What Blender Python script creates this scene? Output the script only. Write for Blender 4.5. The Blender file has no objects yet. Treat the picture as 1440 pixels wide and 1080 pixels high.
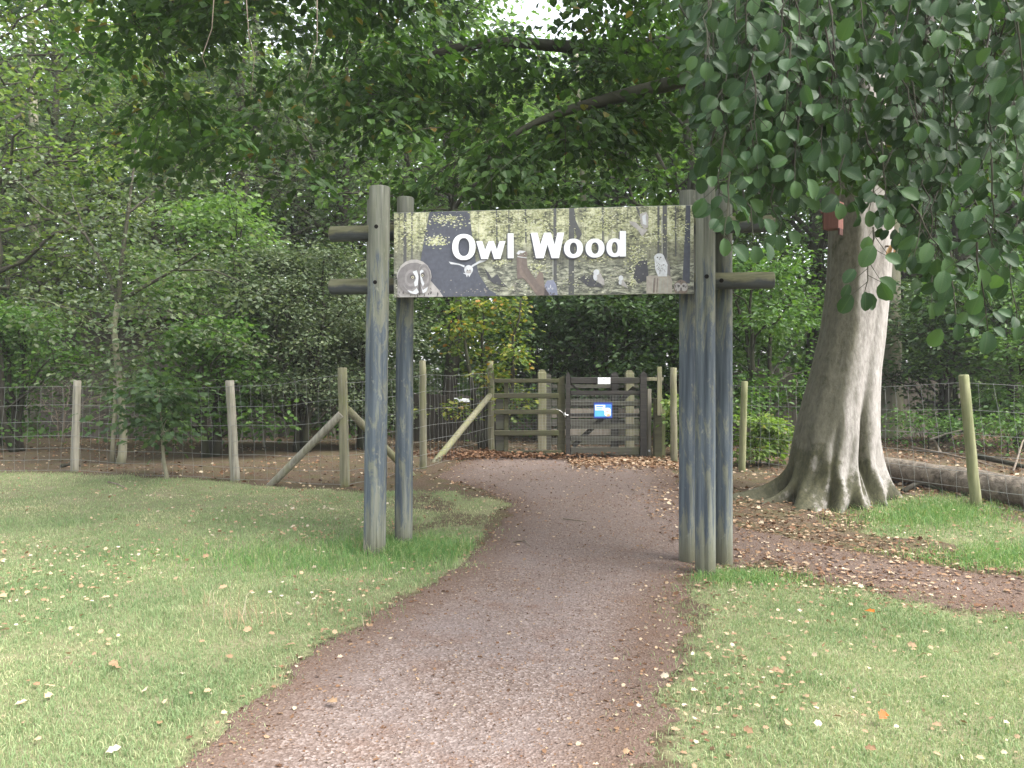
import bpy, math, random
import numpy as np
from mathutils import Vector
rng = np.random.default_rng(11)
random.seed(5)
sc = bpy.context.scene
COL = sc.collection
PI = math.pi
F, CX, HY, CH = 1150.0, 720.0, 535.0, 1.6

# ------------------------------------------------------------------ terrain
def sst(a, b, t):
    t = np.clip((t - a) / (b - a), 0, 1)
    return t * t * (3 - 2 * t)

def height(x, y):
    x = np.asarray(x, float); y = np.asarray(y, float)
    z = 0.30 * sst(5.5, 13.0, y) - 0.12 * sst(15, 24, y)
    z = z - 0.03 * np.clip(x, -3, 2) * sst(2, 6, y) * (1 - sst(8, 11, y))
    z = z + 0.10 * sst(3.6, 5.2, x) * sst(5, 8, y)
    near = 1 - sst(40, 60, np.hypot(x, y))
    z = z + near * (0.018 * np.sin(1.3 * x + .7 * y) * np.cos(.9 * y - .5 * x) + 0.008 * np.sin(3.1 * x - 2.3 * y + 1))
    return z

def hz(x, y): return float(height(x, y))

def at(px, py, D):
    return Vector(((px - CX) / F * D, D, CH + (HY - py) / F * D))

def gnd(px, py):
    Ds = np.linspace(2.0, 40, 4000)
    X = (px - CX) / F * Ds
    Z = CH + (HY - py) / F * Ds
    d = Z - height(X, Ds)
    i = int(np.argmax(d <= 0))
    return Vector((X[i], Ds[i], hz(X[i], Ds[i])))

# ------------------------------------------------------------------ objects
def tag(o, label=None, cat=None, group=None, kind=None):
    if label: o['label'] = label
    if cat: o['category'] = cat
    if group: o['group'] = group
    if kind: o['kind'] = kind
    return o

def thing(name, label, cat, loc=(0, 0, 0), group=None):
    o = bpy.data.objects.new(name, None)
    COL.objects.link(o)
    o.location = loc
    o.empty_display_size = .2
    return tag(o, label, cat, group)

def wloc(o):
    v = Vector((0, 0, 0))
    while o is not None:
        v += o.location
        o = o.parent
    return v

def link(name, me, parent=None, base=None):
    """me holds world coordinates; moved into the parent's frame"""
    o = bpy.data.objects.new(name, me)
    COL.objects.link(o)
    off = Vector((0, 0, 0))
    if parent is not None:
        o.parent = parent
        off = wloc(parent)
    if base is not None:
        o.location = Vector(base) - off
        off = Vector(base)
    n = len(me.vertices)
    if n and off.length > 0:
        a = np.empty(n * 3, np.float32)
        me.vertices.foreach_get('co', a)
        a = a.reshape(-1, 3) - np.array(off, np.float32)
        me.vertices.foreach_set('co', a.ravel())
        me.update()
    return o

def np_mesh(name, V, faces_flat, sizes, mats, smooth=False, midx=None, attrs=None, uv=None):
    me = bpy.data.meshes.new(name)
    V = np.asarray(V, np.float32)
    sizes = np.asarray(sizes, np.int32)
    ff = np.asarray(faces_flat, np.int32)
    me.vertices.add(len(V)); me.vertices.foreach_set('co', V.ravel())
    me.loops.add(len(ff)); me.loops.foreach_set('vertex_index', ff)
    me.polygons.add(len(sizes))
    st = np.zeros(len(sizes), np.int32); st[1:] = np.cumsum(sizes)[:-1]
    me.polygons.foreach_set('loop_start', st)
    try: me.polygons.foreach_set('loop_total', sizes)
    except Exception: pass
    for m in mats: me.materials.append(m)
    if midx is not None: me.polygons.foreach_set('material_index', np.asarray(midx, np.int32))
    me.polygons.foreach_set('use_smooth', np.full(len(sizes), bool(smooth)))
    if attrs:
        for k, a in attrs.items():
            at_ = me.attributes.new(k, 'FLOAT', 'POINT')
            at_.data.foreach_set('value', np.asarray(a, np.float32))
    if uv is not None:
        l = me.uv_layers.new(name='UVMap')
        l.data.foreach_set('uv', np.asarray(uv, np.float32)[ff].ravel())
    me.update(calc_edges=True)
    return me

class MB:
    def __init__(s): s.v = []; s.f = []; s.m = []; s.sm = []
    def add(s, vs, fs, m=0, smooth=False):
        o = len(s.v)
        s.v += [tuple(p) for p in vs]
        for f in fs:
            s.f.append([i + o for i in f]); s.m.append(m); s.sm.append(smooth)
    def build(s, name, mats, parent=None, base=None):
        if not isinstance(mats, (list, tuple)): mats = [mats]
        me = bpy.data.meshes.new(name)
        me.from_pydata(s.v, [], s.f)
        for m in mats: me.materials.append(m)
        me.polygons.foreach_set('material_index', s.m)
        me.polygons.foreach_set('use_smooth', s.sm)
        me.update()
        return link(name, me, parent, base)
    def box(s, c, d, rz=0, bev=0.006, m=0, tilt=None):
        """bevelled box: centre c, full dims d, rotated about z; tilt = rotation about local y"""
        hx, hy, hz_ = d[0] / 2, d[1] / 2, d[2] / 2
        b = min(bev, hx * .45, hy * .45, hz_ * .45)
        vs = []
        for sx in (-1, 1):
            for sy in (-1, 1):
                for sz in (-1, 1):
                    vs += [(sx * (hx - b), sy * (hy - b), sz * hz_), (sx * (hx - b), sy * hy, sz * (hz_ - b)), (sx * hx, sy * (hy - b), sz * (hz_ - b))]
        import bmesh
        bm = bmesh.new()
        for p in vs: bm.verts.new(p)
        r = bmesh.ops.convex_hull(bm, input=bm.verts)
        bmesh.ops.dissolve_limit(bm, angle_limit=.01, verts=bm.verts, edges=bm.edges)
        bm.verts.index_update()
        ca, sa = math.cos(rz), math.sin(rz)
        out = []
        for v in bm.verts:
            x, y, z = v.co
            if tilt:
                ct, st = math.cos(tilt), math.sin(tilt)
                x, z = x * ct + z * st, -x * st + z * ct
            out.append((c[0] + x * ca - y * sa, c[1] + x * sa + y * ca, c[2] + z))
        s.add(out, [[v.index for v in f.verts] for f in bm.faces], m)
        bm.free()
        return s
    def tube(s, pts, rad, n=10, m=0, cap=True, jit=0.0, bev=0.0, smooth=True):
        pts = [Vector(p) for p in pts]
        if not isinstance(rad, (list, tuple, np.ndarray)): rad = [rad] * len(pts)
        rad = list(rad)
        if bev:
            d0 = (pts[1] - pts[0]).normalized(); d1 = (pts[-1] - pts[-2]).normalized()
            pts = [pts[0], pts[0] + d0 * bev] + pts[1:-1] + [pts[-1] - d1 * bev, pts[-1]]
            rad = [rad[0] - bev, rad[0]] + rad[1:-1] + [rad[-1], rad[-1] - bev]
        o = len(s.v); ref = None; vs = []; fs = []
        for i, p in enumerate(pts):
            d = pts[min(i + 1, len(pts) - 1)] - pts[max(i - 1, 0)]
            d.normalize()
            if ref is None:
                ref = Vector((1, 0, 0)) if abs(d.x) < .9 else Vector((0, 1, 0))
            a = (ref - d * ref.dot(d)).normalized(); ref = a
            b = d.cross(a)
            for k in range(n):
                t = 2 * PI * k / n
                r = rad[i] * (1 + (random.uniform(-jit, jit) if jit else 0))
                vs.append(p + a * (r * math.cos(t)) + b * (r * math.sin(t)))
        for i in range(len(pts) - 1):
            for k in range(n):
                k2 = (k + 1) % n
                fs.append([i * n + k, i * n + k2, (i + 1) * n + k2, (i + 1) * n + k])
        s.add(vs, fs, m, smooth)
        if cap:
            L = (len(pts) - 1) * n
            s.f.append([o + k for k in range(n)][::-1]); s.m.append(m); s.sm.append(False)
            s.f.append([o + L + k for k in range(n)]); s.m.append(m); s.sm.append(False)
        return s

def copy_tree(o, parent=None):
    c = o.copy(); COL.objects.link(c)
    if parent is not None: c.parent = parent
    for ch in list(o.children): copy_tree(ch, c)
    return c

# ------------------------------------------------------------------ materials
class NT:
    def __init__(s, name):
        s.mat = bpy.data.materials.new(name); s.mat.use_nodes = True
        s.t = s.mat.node_tree; s.n = s.t.nodes; s.l = s.t.links
        s.b = s.n['Principled BSDF']; s.out = s.n['Material Output']
        s.b.inputs['Roughness'].default_value = .8
        s.b.inputs['Specular IOR Level'].default_value = .25
    def new(s, typ, **kw):
        n = s.n.new(typ)
        for k, v in kw.items():
            if k in n.inputs: n.inputs[k].default_value = v
            else: setattr(n, k, v)
        return n
    def lk(s, a, b): s.l.new(a, b)
    def coord(s, scale=(1, 1, 1), kind='Object'):
        c = s.new('ShaderNodeTexCoord'); m = s.new('ShaderNodeMapping')
        m.inputs['Scale'].default_value = scale
        s.lk(c.outputs[kind], m.inputs['Vector']); return m.outputs['Vector']
    def noise(s, vec, scale, detail=4, rough=.55, dist=0):
        n = s.new('ShaderNodeTexNoise')
        n.inputs['Scale'].default_value = scale; n.inputs['Detail'].default_value = detail
        n.inputs['Roughness'].default_value = rough; n.inputs['Distortion'].default_value = dist
        if vec is not None: s.lk(vec, n.inputs['Vector'])
        return n.outputs['Fac']
    def ramp(s, fac, stops, interp='LINEAR'):
        r = s.new('ShaderNodeValToRGB'); e = r.color_ramp.elements; r.color_ramp.interpolation = interp
        while len(e) < len(stops): e.new(.5)
        for i, (p, c) in enumerate(stops):
            e[i].position = p
            e[i].color = (c[0], c[1], c[2], 1) if not isinstance(c, (int, float)) else (c, c, c, 1)
        s.lk(fac, r.inputs['Fac']); return r.outputs['Color']
    def mix(s, fac, a, b, typ='MIX'):
        m = s.new('ShaderNodeMix', data_type='RGBA', blend_type=typ)
        for sock, v in ((m.inputs['Factor'], fac), (m.inputs['A'], a), (m.inputs['B'], b)):
            pass
        ins = [i for i in m.inputs if i.enabled]
        f_, a_, b_ = ins[0], ins[1], ins[2]
        for sock, v in ((f_, fac), (a_, a), (b_, b)):
            if hasattr(v, 'default_value'): s.lk(v, sock)
            elif isinstance(v, (int, float)): sock.default_value = v
            else: sock.default_value = (v[0], v[1], v[2], 1)
        return [o for o in m.outputs if o.enabled][0]
    def math(s, op, a, b=0.0):
        m = s.new('ShaderNodeMath', operation=op)
        for i, v in enumerate((a, b)):
            if hasattr(v, 'default_value'): s.lk(v, m.inputs[i])
            else: m.inputs[i].default_value = v
        return m.outputs[0]
    def attr(s, name):
        a = s.new('ShaderNodeAttribute'); a.attribute_name = name; return a.outputs['Fac']
    def bump(s, h, strength=.3, dist=.02):
        b = s.new('ShaderNodeBump'); b.inputs['Strength'].default_value = strength; b.inputs['Distance'].default_value = dist
        s.lk(h, b.inputs['Height']); s.lk(b.outputs['Normal'], s.b.inputs['Normal'])
    def color(s, c):
        if hasattr(c, 'default_value'): s.lk(c, s.b.inputs['Base Color'])
        else: s.b.inputs['Base Color'].default_value = (c[0], c[1], c[2], 1)
        return s

def plain(name, c, rough=.7, spec=.3, metal=0, var=.25, scale=18):
    t = NT(name)
    f = t.noise(t.coord(), scale)
    t.color(t.ramp(f, [(.3, [k * (1 - var) for k in c]), (.7, [min(1, k * (1 + var)) for k in c])]))
    t.b.inputs['Roughness'].default_value = rough; t.b.inputs['Specular IOR Level'].default_value = spec
    t.b.inputs['Metallic'].default_value = metal
    return t.mat

def leafmat(name, stops, trans=.4, tint=(1.25, 1.35, .55), rough=.5, spec=.35, vein=False, clump=0.0):
    t = NT(name)
    c = t.ramp(t.attr('rnd'), stops)
    if clump:
        f = t.noise(t.coord(), .9, 2)
        c = t.mix(t.math('MULTIPLY', f, clump), c, (.15, .17, .05), 'MIX')
    if vein:
        u = t.new('ShaderNodeUVMap'); sp = t.new('ShaderNodeSeparateXYZ'); t.lk(u.outputs['UV'], sp.inputs[0])
        v = t.math('ABSOLUTE', sp.outputs[1])
        w = t.math('ADD', t.math('MULTIPLY', sp.outputs[0], 9.0), t.math('MULTIPLY', v, -5.0))
        side = t.math('ABSOLUTE', t.math('SUBTRACT', t.math('FRACT', w), .5))
        sv = t.ramp(side, [(0, .35), (.09, 0)])
        mid = t.ramp(v, [(0, .8), (.05, 0)])
        c = t.mix(t.math('MULTIPLY', t.math('MAXIMUM', sv, mid), .45), c, (.075, .115, .045))
        t.bump(side, .25, .002)
    t.color(c)
    t.b.inputs['Roughness'].default_value = rough
    t.b.inputs['Specular IOR Level'].default_value = spec
    tr = t.new('ShaderNodeBsdfTranslucent')
    t.lk(t.mix(1.0, c, tint, 'MULTIPLY'), tr.inputs['Color'])
    mx = t.new('ShaderNodeMixShader'); mx.inputs[0].default_value = trans
    t.lk(t.b.outputs[0], mx.inputs[1]); t.lk(tr.outputs[0], mx.inputs[2])
    t.lk(mx.outputs[0], t.out.inputs['Surface'])
    return t.mat

def barkmat(name, lo, hi, moss=None, moss_amt=.5, side=None, sz=.25, scale=9, bump=.5):
    t = NT(name)
    v = t.coord((1, 1, sz))
    f = t.noise(v, scale, 6, .6, .4)
    c = t.ramp(f, [(.3, lo), (.7, hi)])
    if moss:
        g = t.noise(t.coord((1, 1, .5)), 2.2, 5, .65)
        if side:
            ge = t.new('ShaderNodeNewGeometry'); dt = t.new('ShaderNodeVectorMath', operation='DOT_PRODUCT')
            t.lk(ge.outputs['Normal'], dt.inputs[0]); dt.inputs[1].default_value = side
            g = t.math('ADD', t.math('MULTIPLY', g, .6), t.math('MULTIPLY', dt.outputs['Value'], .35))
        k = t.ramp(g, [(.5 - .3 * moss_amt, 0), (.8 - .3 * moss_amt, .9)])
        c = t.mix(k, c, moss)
    t.color(c); t.bump(f, bump, .03)
    t.b.inputs['Roughness'].default_value = .85
    return t.mat

def woodmat(name, lo, hi, moss=None, amt=.5, axis='z', scale=14):
    t = NT(name)
    sv = {'z': (1, 1, .06), 'x': (.06, 1, 1)}[axis]
    f = t.noise(t.coord(sv), scale * 2.2, 6, .6, .2)
    c = t.ramp(f, [(.3, lo), (.68, hi)])
    if moss:
        g = t.noise(t.coord((1, 1, .7)), 3.0, 5, .65)
        c = t.mix(t.ramp(g, [(.62 - .35 * amt, 0), (.8 - .3 * amt, .85)]), c, moss)
    t.color(c); t.bump(f, .35, .008)
    return t.mat

M = {}
# leaves (rnd -> colour)
M['leaf_light'] = leafmat('leaf_light', [(0, (.075, .13, .03)), (.5, (.12, .19, .045)), (.9, (.17, .24, .065)), (1, (.23, .23, .06))], .5)
M['leaf_mid'] = leafmat('leaf_mid', [(0, (.04, .09, .02)), (.6, (.068, .14, .03)), (1, (.11, .19, .042))], .45)
M['leaf_grey'] = leafmat('leaf_grey', [(0, (.06, .09, .045)), (.6, (.10, .135, .07)), (1, (.16, .19, .105))], .4, tint=(1.2, 1.3, .7))
M['leaf_dark'] = leafmat('leaf_dark', [(0, (.025, .052, .018)), (.6, (.045, .085, .028)), (1, (.075, .12, .04))], .35)
M['leaf_yellow'] = leafmat('leaf_yellow', [(0, (.06, .11, .025)), (.7, (.12, .17, .03)), (.92, (.24, .23, .035)), (1, (.30, .14, .025))], .45)
M['leaf_beech'] = leafmat('leaf_beech', [(0, (.023, .050, .014)), (.6, (.038, .080, .019)), (.97, (.06, .112, .026)), (1, (.14, .09, .025))], .45, tint=(1.25, 1.45, .5), spec=.25, rough=.5)
M['leaf_beech_near'] = leafmat('leaf_beech_near', [(0, (.016, .038, .013)), (.55, (.031, .068, .025)), (1, (.058, .11, .038))], .3, rough=.48, spec=.22, vein=True)  # wide dark to pale spread stands in for shaded and lit leaves
M['leaf_far'] = leafmat('leaf_far', [(0, (.065, .12, .035)), (.6, (.10, .175, .048)), (1, (.15, .22, .07))], .5, tint=(1.2, 1.35, .6))
M['grass'] = leafmat('grass', [(0, (.125, .195, .085)), (.4, (.21, .285, .135)), (.65, (.33, .365, .20)), (.85, (.48, .44, .27)), (1, (.58, .52, .35))], .3, tint=(1.1, 1.15, .7), rough=.65, spec=.2)
M['grass_lush'] = leafmat('grass_lush', [(0, (.085, .18, .055)), (.7, (.15, .27, .085)), (.93, (.28, .33, .14)), (1, (.48, .43, .26))], .3, rough=.55)
M['litter'] = leafmat('litter', [(0, (.075, .040, .024)), (.4, (.14, .075, .042)), (.75, (.25, .16, .095)), (1, (.46, .38, .27))], .1, tint=(1, .8, .5), rough=.8, spec=.15)
M['litter_pale'] = leafmat('litter_pale', [(0, (.24, .15, .085)), (.4, (.31, .215, .13)), (.8, (.41, .31, .19)), (1, (.50, .44, .34))], .12, tint=(1, .85, .6), rough=.75, spec=.2)
M['litter_orange'] = leafmat('litter_orange', [(0, (.34, .06, .012)), (1, (.45, .13, .012))], .15, tint=(1, .6, .3), rough=.6)
M['litter_tan'] = leafmat('litter_tan', [(0, (.24, .13, .055)), (1, (.36, .24, .11))], .2, tint=(1, .8, .4), rough=.6)
def beechbark():
    t = NT('bark_beech')
    f = t.noise(t.coord((1, 1, .35)), 30, 6, .65, .3)
    c = t.ramp(f, [(.3, (.16, .145, .128)), (.5, (.24, .222, .20)), (.7, (.32, .30, .277))])
    lich = t.noise(t.coord((1, 1, .5)), 5, 6, .7)
    c = t.mix(t.ramp(lich, [(.55, 0), (.68, .55)]), c, (.36, .345, .325))
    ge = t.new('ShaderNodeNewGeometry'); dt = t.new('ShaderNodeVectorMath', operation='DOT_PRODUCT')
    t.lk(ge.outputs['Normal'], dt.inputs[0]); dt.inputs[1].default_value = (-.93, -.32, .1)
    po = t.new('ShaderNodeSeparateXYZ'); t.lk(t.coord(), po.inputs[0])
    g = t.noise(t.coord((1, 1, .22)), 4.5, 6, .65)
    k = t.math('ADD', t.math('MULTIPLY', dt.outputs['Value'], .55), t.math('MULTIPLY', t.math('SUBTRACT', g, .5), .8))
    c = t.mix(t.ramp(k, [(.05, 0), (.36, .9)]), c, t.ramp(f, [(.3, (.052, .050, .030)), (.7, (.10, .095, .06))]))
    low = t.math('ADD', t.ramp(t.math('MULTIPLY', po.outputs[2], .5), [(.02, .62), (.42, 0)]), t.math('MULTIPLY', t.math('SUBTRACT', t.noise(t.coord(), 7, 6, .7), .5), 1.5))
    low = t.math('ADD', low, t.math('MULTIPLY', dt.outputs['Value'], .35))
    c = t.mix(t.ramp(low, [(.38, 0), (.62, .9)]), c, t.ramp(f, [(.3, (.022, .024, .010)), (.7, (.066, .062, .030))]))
    t.color(c); t.bump(t.math('ADD', f, t.noise(t.coord(), 9, 5, .6)), .35, .02); t.b.inputs['Roughness'].default_value = .85
    return t.mat
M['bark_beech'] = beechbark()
M['bark_dark'] = barkmat('bark_dark', (.022, .019, .014), (.05, .043, .032), (.03, .036, .016), .4)
M['bark_pale'] = barkmat('bark_pale', (.15, .135, .10), (.27, .25, .19), (.12, .13, .06), .4, None, .2, 14, .3)
M['bark_mid'] = barkmat('bark_mid', (.035, .03, .022), (.078, .07, .052), (.045, .052, .024), .4, None, .2, 14, .3)
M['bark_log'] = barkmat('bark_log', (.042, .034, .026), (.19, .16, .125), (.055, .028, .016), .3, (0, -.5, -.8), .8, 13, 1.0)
M['stick'] = barkmat('stick', (.09, .07, .05), (.22, .18, .14), None, 0, None, .4, 20, .3)
M['post_wood'] = woodmat('post_wood', (.10, .094, .058), (.215, .20, .135), (.16, .17, .07), .45)
M['post_green'] = woodmat('post_green', (.115, .12, .058), (.23, .23, .125), (.12, .135, .055), .5)
M['post_gray'] = woodmat('post_gray', (.13, .12, .09), (.28, .262, .21), (.17, .17, .09), .3)
M['gate_moss'] = woodmat('gate_moss', (.030, .029, .017), (.068, .065, .038), (.052, .056, .02), .45, 'x')
M['gate_dark'] = woodmat('gate_dark', (.018, .017, .015), (.046, .042, .037), (.035, .038, .02), .25, 'x')
M['gate_plank'] = woodmat('gate_plank', (.036, .034, .027), (.08, .077, .062), (.055, .06, .03), .4, 'x')
M['board'] = woodmat('board', (.10, .085, .065), (.21, .185, .15), (.10, .11, .06), .25)
M['board_dark'] = woodmat('board_dark', (.035, .03, .024), (.08, .07, .055), (.05, .06, .03), .3)
M['wire'] = plain('wire', (.19, .195, .18), .5, .5, .3)
M['wire_dark'] = plain('wire_dark', (.16, .165, .15), .5, .5, .3)
M['hole'] = plain('hole', (.012, .011, .01), .9, .1)
M['nest_red'] = woodmat('nest_red', (.11, .045, .034), (.16, .07, .052))
M['nest_shaded'] = woodmat('nest_shaded', (.045, .02, .015), (.075, .03, .022))  # darker copy of the box colour, shade of the front put in
M['metal'] = plain('metal', (.6, .6, .58), .35, .5, .8, .1)
M['white'] = plain('white_sheet', (.82, .83, .84), .5, .4, 0, .03)
M['roof_felt'] = plain('roof_felt', (.06, .06, .055), .8, .2)

def polemat():
    t = NT('pole_stain')
    c = t.new('ShaderNodeTexCoord'); sp = t.new('ShaderNodeSeparateXYZ'); t.lk(c.outputs['Object'], sp.inputs[0])
    g = t.noise(t.coord((1, 1, .05)), 26, 6, .6, .3)
    raw = t.ramp(g, [(.3, (.085, .088, .065)), (.5, (.135, .14, .11)), (.72, (.20, .205, .17))])
    blue = t.ramp(g, [(.28, (.032, .040, .050)), (.5, (.064, .080, .096)), (.75, (.115, .135, .148))])
    pl = t.math('ADD', t.math('MULTIPLY', t.noise(t.coord((1, 1, .18)), 9, 8, .75, 1.2), .75), t.math('MULTIPLY', t.noise(t.coord((1, 1, .12)), 3.0, 3, .5), .25))
    # wear: top half metre weathers to bare wood, flakes elsewhere
    zz = t.ramp(t.math('MULTIPLY', sp.outputs[2], .25), [(.03, .10), (.12, .02), (.45, .0), (.66, .10), (.76, .34)])
    k = t.ramp(t.math('ADD', pl, zz), [(.505, 0), (.57, 1)])
    col = t.mix(k, blue, raw)
    gr = t.noise(t.coord((1, 1, .3)), 3.5, 4, .6)
    col = t.mix(t.ramp(gr, [(.55, 0), (.75, .45)]), col, (.15, .16, .085))
    cr = t.noise(t.coord((1, 1, .015)), 24, 3, .5)
    crack = t.ramp(t.math('ABSOLUTE', t.math('SUBTRACT', cr, .5)), [(0, .85), (.012, .5), (.022, 0)])
    crack = t.math('MULTIPLY', crack, t.ramp(t.noise(t.coord((1, 1, .3)), 2.0, 2), [(.45, 0), (.6, 1)]))
    col = t.mix(crack, col, (.02, .022, .022))
    bl = t.noise(t.coord((1, 1, .5)), 16, 4, .7)
    col = t.mix(t.ramp(bl, [(.62, 0), (.72, .5)]), col, (.25, .25, .20))
    foot = t.ramp(t.math('ADD', sp.outputs[2], t.math('MULTIPLY', t.noise(t.coord(), 9), .25)), [(.12, .75), (.42, 0)])
    col = t.mix(foot, col, (.10, .095, .06))
    t.color(col); t.bump(t.math('SUBTRACT', g, crack), .5, .01)
    t.b.inputs['Roughness'].default_value = .7
    return t.mat
M['pole'] = polemat()

def railmat():
    t = NT('rail_stain')
    g = t.noise(t.coord((.05, 1, 1)), 26, 6, .6, .3)
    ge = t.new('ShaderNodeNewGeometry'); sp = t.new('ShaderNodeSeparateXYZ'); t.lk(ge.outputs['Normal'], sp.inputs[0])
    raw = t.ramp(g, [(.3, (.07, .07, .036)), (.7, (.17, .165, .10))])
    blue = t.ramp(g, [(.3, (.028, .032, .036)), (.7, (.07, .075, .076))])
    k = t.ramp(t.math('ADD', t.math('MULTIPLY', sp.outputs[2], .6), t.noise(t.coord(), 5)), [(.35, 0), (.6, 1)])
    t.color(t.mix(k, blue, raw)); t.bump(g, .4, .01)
    return t.mat
M['rail'] = railmat()

# ground materials
def groundmat():
    t = NT('ground_mix')
    v = t.coord()
    fine = t.noise(v, 55, 5, .65)
    mid = t.noise(v, 3.2, 5, .6)
    soil = t.ramp(fine, [(.25, (.048, .033, .023)), (.5, (.09, .064, .044)), (.72, (.16, .118, .083))])
    moss = t.mix(t.ramp(mid, [(.42, 0), (.65, .55)]), soil, (.085, .085, .035))
    grass = t.ramp(fine, [(.25, (.08, .10, .04)), (.5, (.15, .17, .08)), (.75, (.25, .235, .135))])
    straw = t.mix(t.ramp(mid, [(.45, 0), (.7, .75)]), grass, (.22, .19, .12))
    k = t.math('ADD', t.attr('grass'), t.math('MULTIPLY', t.math('SUBTRACT', t.noise(v, 9, 5, .7), .5), 1.1))
    t.color(t.mix(t.ramp(k, [(.38, 0), (.62, 1)]), moss, straw))
    t.bump(t.math('ADD', fine, t.noise(v, 14, 4)), .7, .03)
    t.b.inputs['Roughness'].default_value = .95; t.b.inputs['Specular IOR Level'].default_value = .1
    return t.mat
M['ground'] = groundmat()

def pathmat():
    t = NT('path_gravel')
    v = t.coord()
    vo = t.new('ShaderNodeTexVoronoi'); vo.inputs['Scale'].default_value = 75; t.lk(v, vo.inputs['Vector'])
    sp = t.new('ShaderNodeSeparateColor'); t.lk(vo.outputs['Color'], sp.inputs[0])
    chip = t.ramp(sp.outputs[0], [(0, (.105, .076, .062)), (.4, (.148, .110, .092)), (.75, (.185, .143, .124)), (1, (.28, .232, .208))])
    mid = t.noise(v, 1.3, 5, .6)
    c = t.mix(t.ramp(mid, [(.35, .0), (.7, .55)]), chip, (.18, .15, .142))
    brown = t.noise(v, 2.7, 6, .7)
    c = t.mix(t.ramp(brown, [(.52, 0), (.72, .6)]), c, (.13, .075, .052))
    edge = t.attr('edge')
    c = t.mix(t.math('MULTIPLY', edge, .75), c, (.10, .064, .045))
    c = t.mix(t.math('MULTIPLY', t.attr('side'), .6), c, (.10, .068, .052))
    c = t.mix(t.math('MULTIPLY', t.attr('mould'), .45), c, (.095, .070, .056))
    t.color(c)
    t.bump(t.math('ADD', vo.outputs['Distance'], t.noise(v, 30, 4)), .6, .012)
    t.b.inputs['Roughness'].default_value = .95; t.b.inputs['Specular IOR Level'].default_value = .1
    return t.mat
M['path'] = pathmat()

# ------------------------------------------------------------------ leaves
def unit(a): return a / np.maximum(np.linalg.norm(a, axis=1, keepdims=True), 1e-9)

TEMPL = {
 'far': (np.array([(0, 0, 0), (.45, .5, .03), (1, 0, -.04), (.45, -.5, .03)]), [(0, 1, 2, 3)]),
 'mid': (np.array([(0, 0, 0), (.3, .45, .09), (.68, .42, .06), (1, 0, -.08), (.68, -.42, .06), (.3, -.45, .09)]), [(0, 1, 2, 3), (0, 3, 4, 5)]),
 'oak': (np.array([(0, 0, 0), (.22, .22, .04), (.36, .5, .10), (.52, .3, .05), (.74, .46, .08), (1, 0, -.06), (.74, -.46, .08), (.52, -.3, .05), (.36, -.5, .10), (.22, -.22, .04)]),
         [(0, 1, 9), (1, 2, 3), (1, 3, 7, 9), (7, 8, 9), (3, 4, 5), (3, 5, 7), (5, 6, 7)]),
}
def near_templ():
    us = [0, .05, .17, .33, .50, .67, .82, .94, 1.0]
    ws = [0.02, .15, .33, .44, .50, .50, .41, .21, .02]
    V = []; Fc = []
    for i, (u, w) in enumerate(zip(us, ws)):
        dr = -.26 * u * u
        for s in (-1, -.5, 0, .5, 1):
            V.append((u + (.03 if i % 2 and abs(s) == 1 else 0), s * w, dr + .30 * abs(s) * w + .02 * math.sin(u * 22) * abs(s)))
    for i in range(len(us) - 1):
        for j in range(4):
            a = i * 5 + j
            Fc.append((a, a + 5, a + 6, a + 1))
    return np.array(V), Fc
TEMPL['near'] = near_templ()

def leaf_mesh(name, P, T, N, L, W, mat, shape='mid', smooth=None, extra=None):
    """P base points, T direction of the blade, N its normal; returns a mesh in world coordinates"""
    P = np.asarray(P, float); n = len(P)
    T = unit(np.asarray(T, float)); N = np.asarray(N, float)
    B = unit(np.cross(N, T)); N = np.cross(T, B)
    tv, tf = TEMPL[shape]
    L = np.broadcast_to(np.asarray(L, float), (n,)); W = np.broadcast_to(np.asarray(W, float), (n,))
    V = (P[:, None, :] + T[:, None, :] * (tv[None, :, 0, None] * L[:, None, None])
         + B[:, None, :] * (tv[None, :, 1, None] * W[:, None, None]) + N[:, None, :] * (tv[None, :, 2, None] * L[:, None, None]))
    k = len(tv)
    flat = np.concatenate([np.array(f) for f in tf])
    sizes = np.tile([len(f) for f in tf], n)
    ff = (flat[None, :] + (np.arange(n) * k)[:, None]).ravel()
    rnd = np.repeat(rng.random(n) if extra is None else extra, k)
    uv = np.tile(tv[:, :2], (n, 1))
    return np_mesh(name, V.reshape(-1, 3), ff, sizes, [mat], shape == 'near' if smooth is None else smooth, attrs={'rnd': rnd}, uv=uv if shape == 'near' else None)

def spray(centers, n_per, rad, flat=.35, droop=.3, tilt=.5):
    """leaves scattered in flattened clumps round given centres"""
    C = np.repeat(np.asarray(centers, float), n_per, axis=0)
    n = len(C)
    d = rng.normal(size=(n, 3)) * .5
    d[:, 2] *= flat
    d = d * (np.broadcast_to(np.asarray(rad), (len(centers),)).repeat(n_per))[:, None]
    P = C + d
    T = unit(d * 1.2 + rng.normal(size=(n, 3)) * .25 * np.mean(rad))
    T[:, 2] = T[:, 2] * .5 - droop
    N = np.tile((0., 0., 1.), (n, 1)) + rng.normal(size=(n, 3)) * tilt
    return P, T, N

def curve(p0, p1, sag=0., wob=.0, n=7, up=0.):
    p0 = np.array(p0, float); p1 = np.array(p1, float)
    t = np.linspace(0, 1, n)[:, None]
    pts = p0 + (p1 - p0) * t
    Ln = np.linalg.norm(p1 - p0)
    pts[:, 2] += (up - sag) * Ln * (4 * t * (1 - t))[:, 0]
    if wob: pts[1:-1] += rng.normal(size=(n - 2, 3)) * wob * Ln
    return pts

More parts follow.
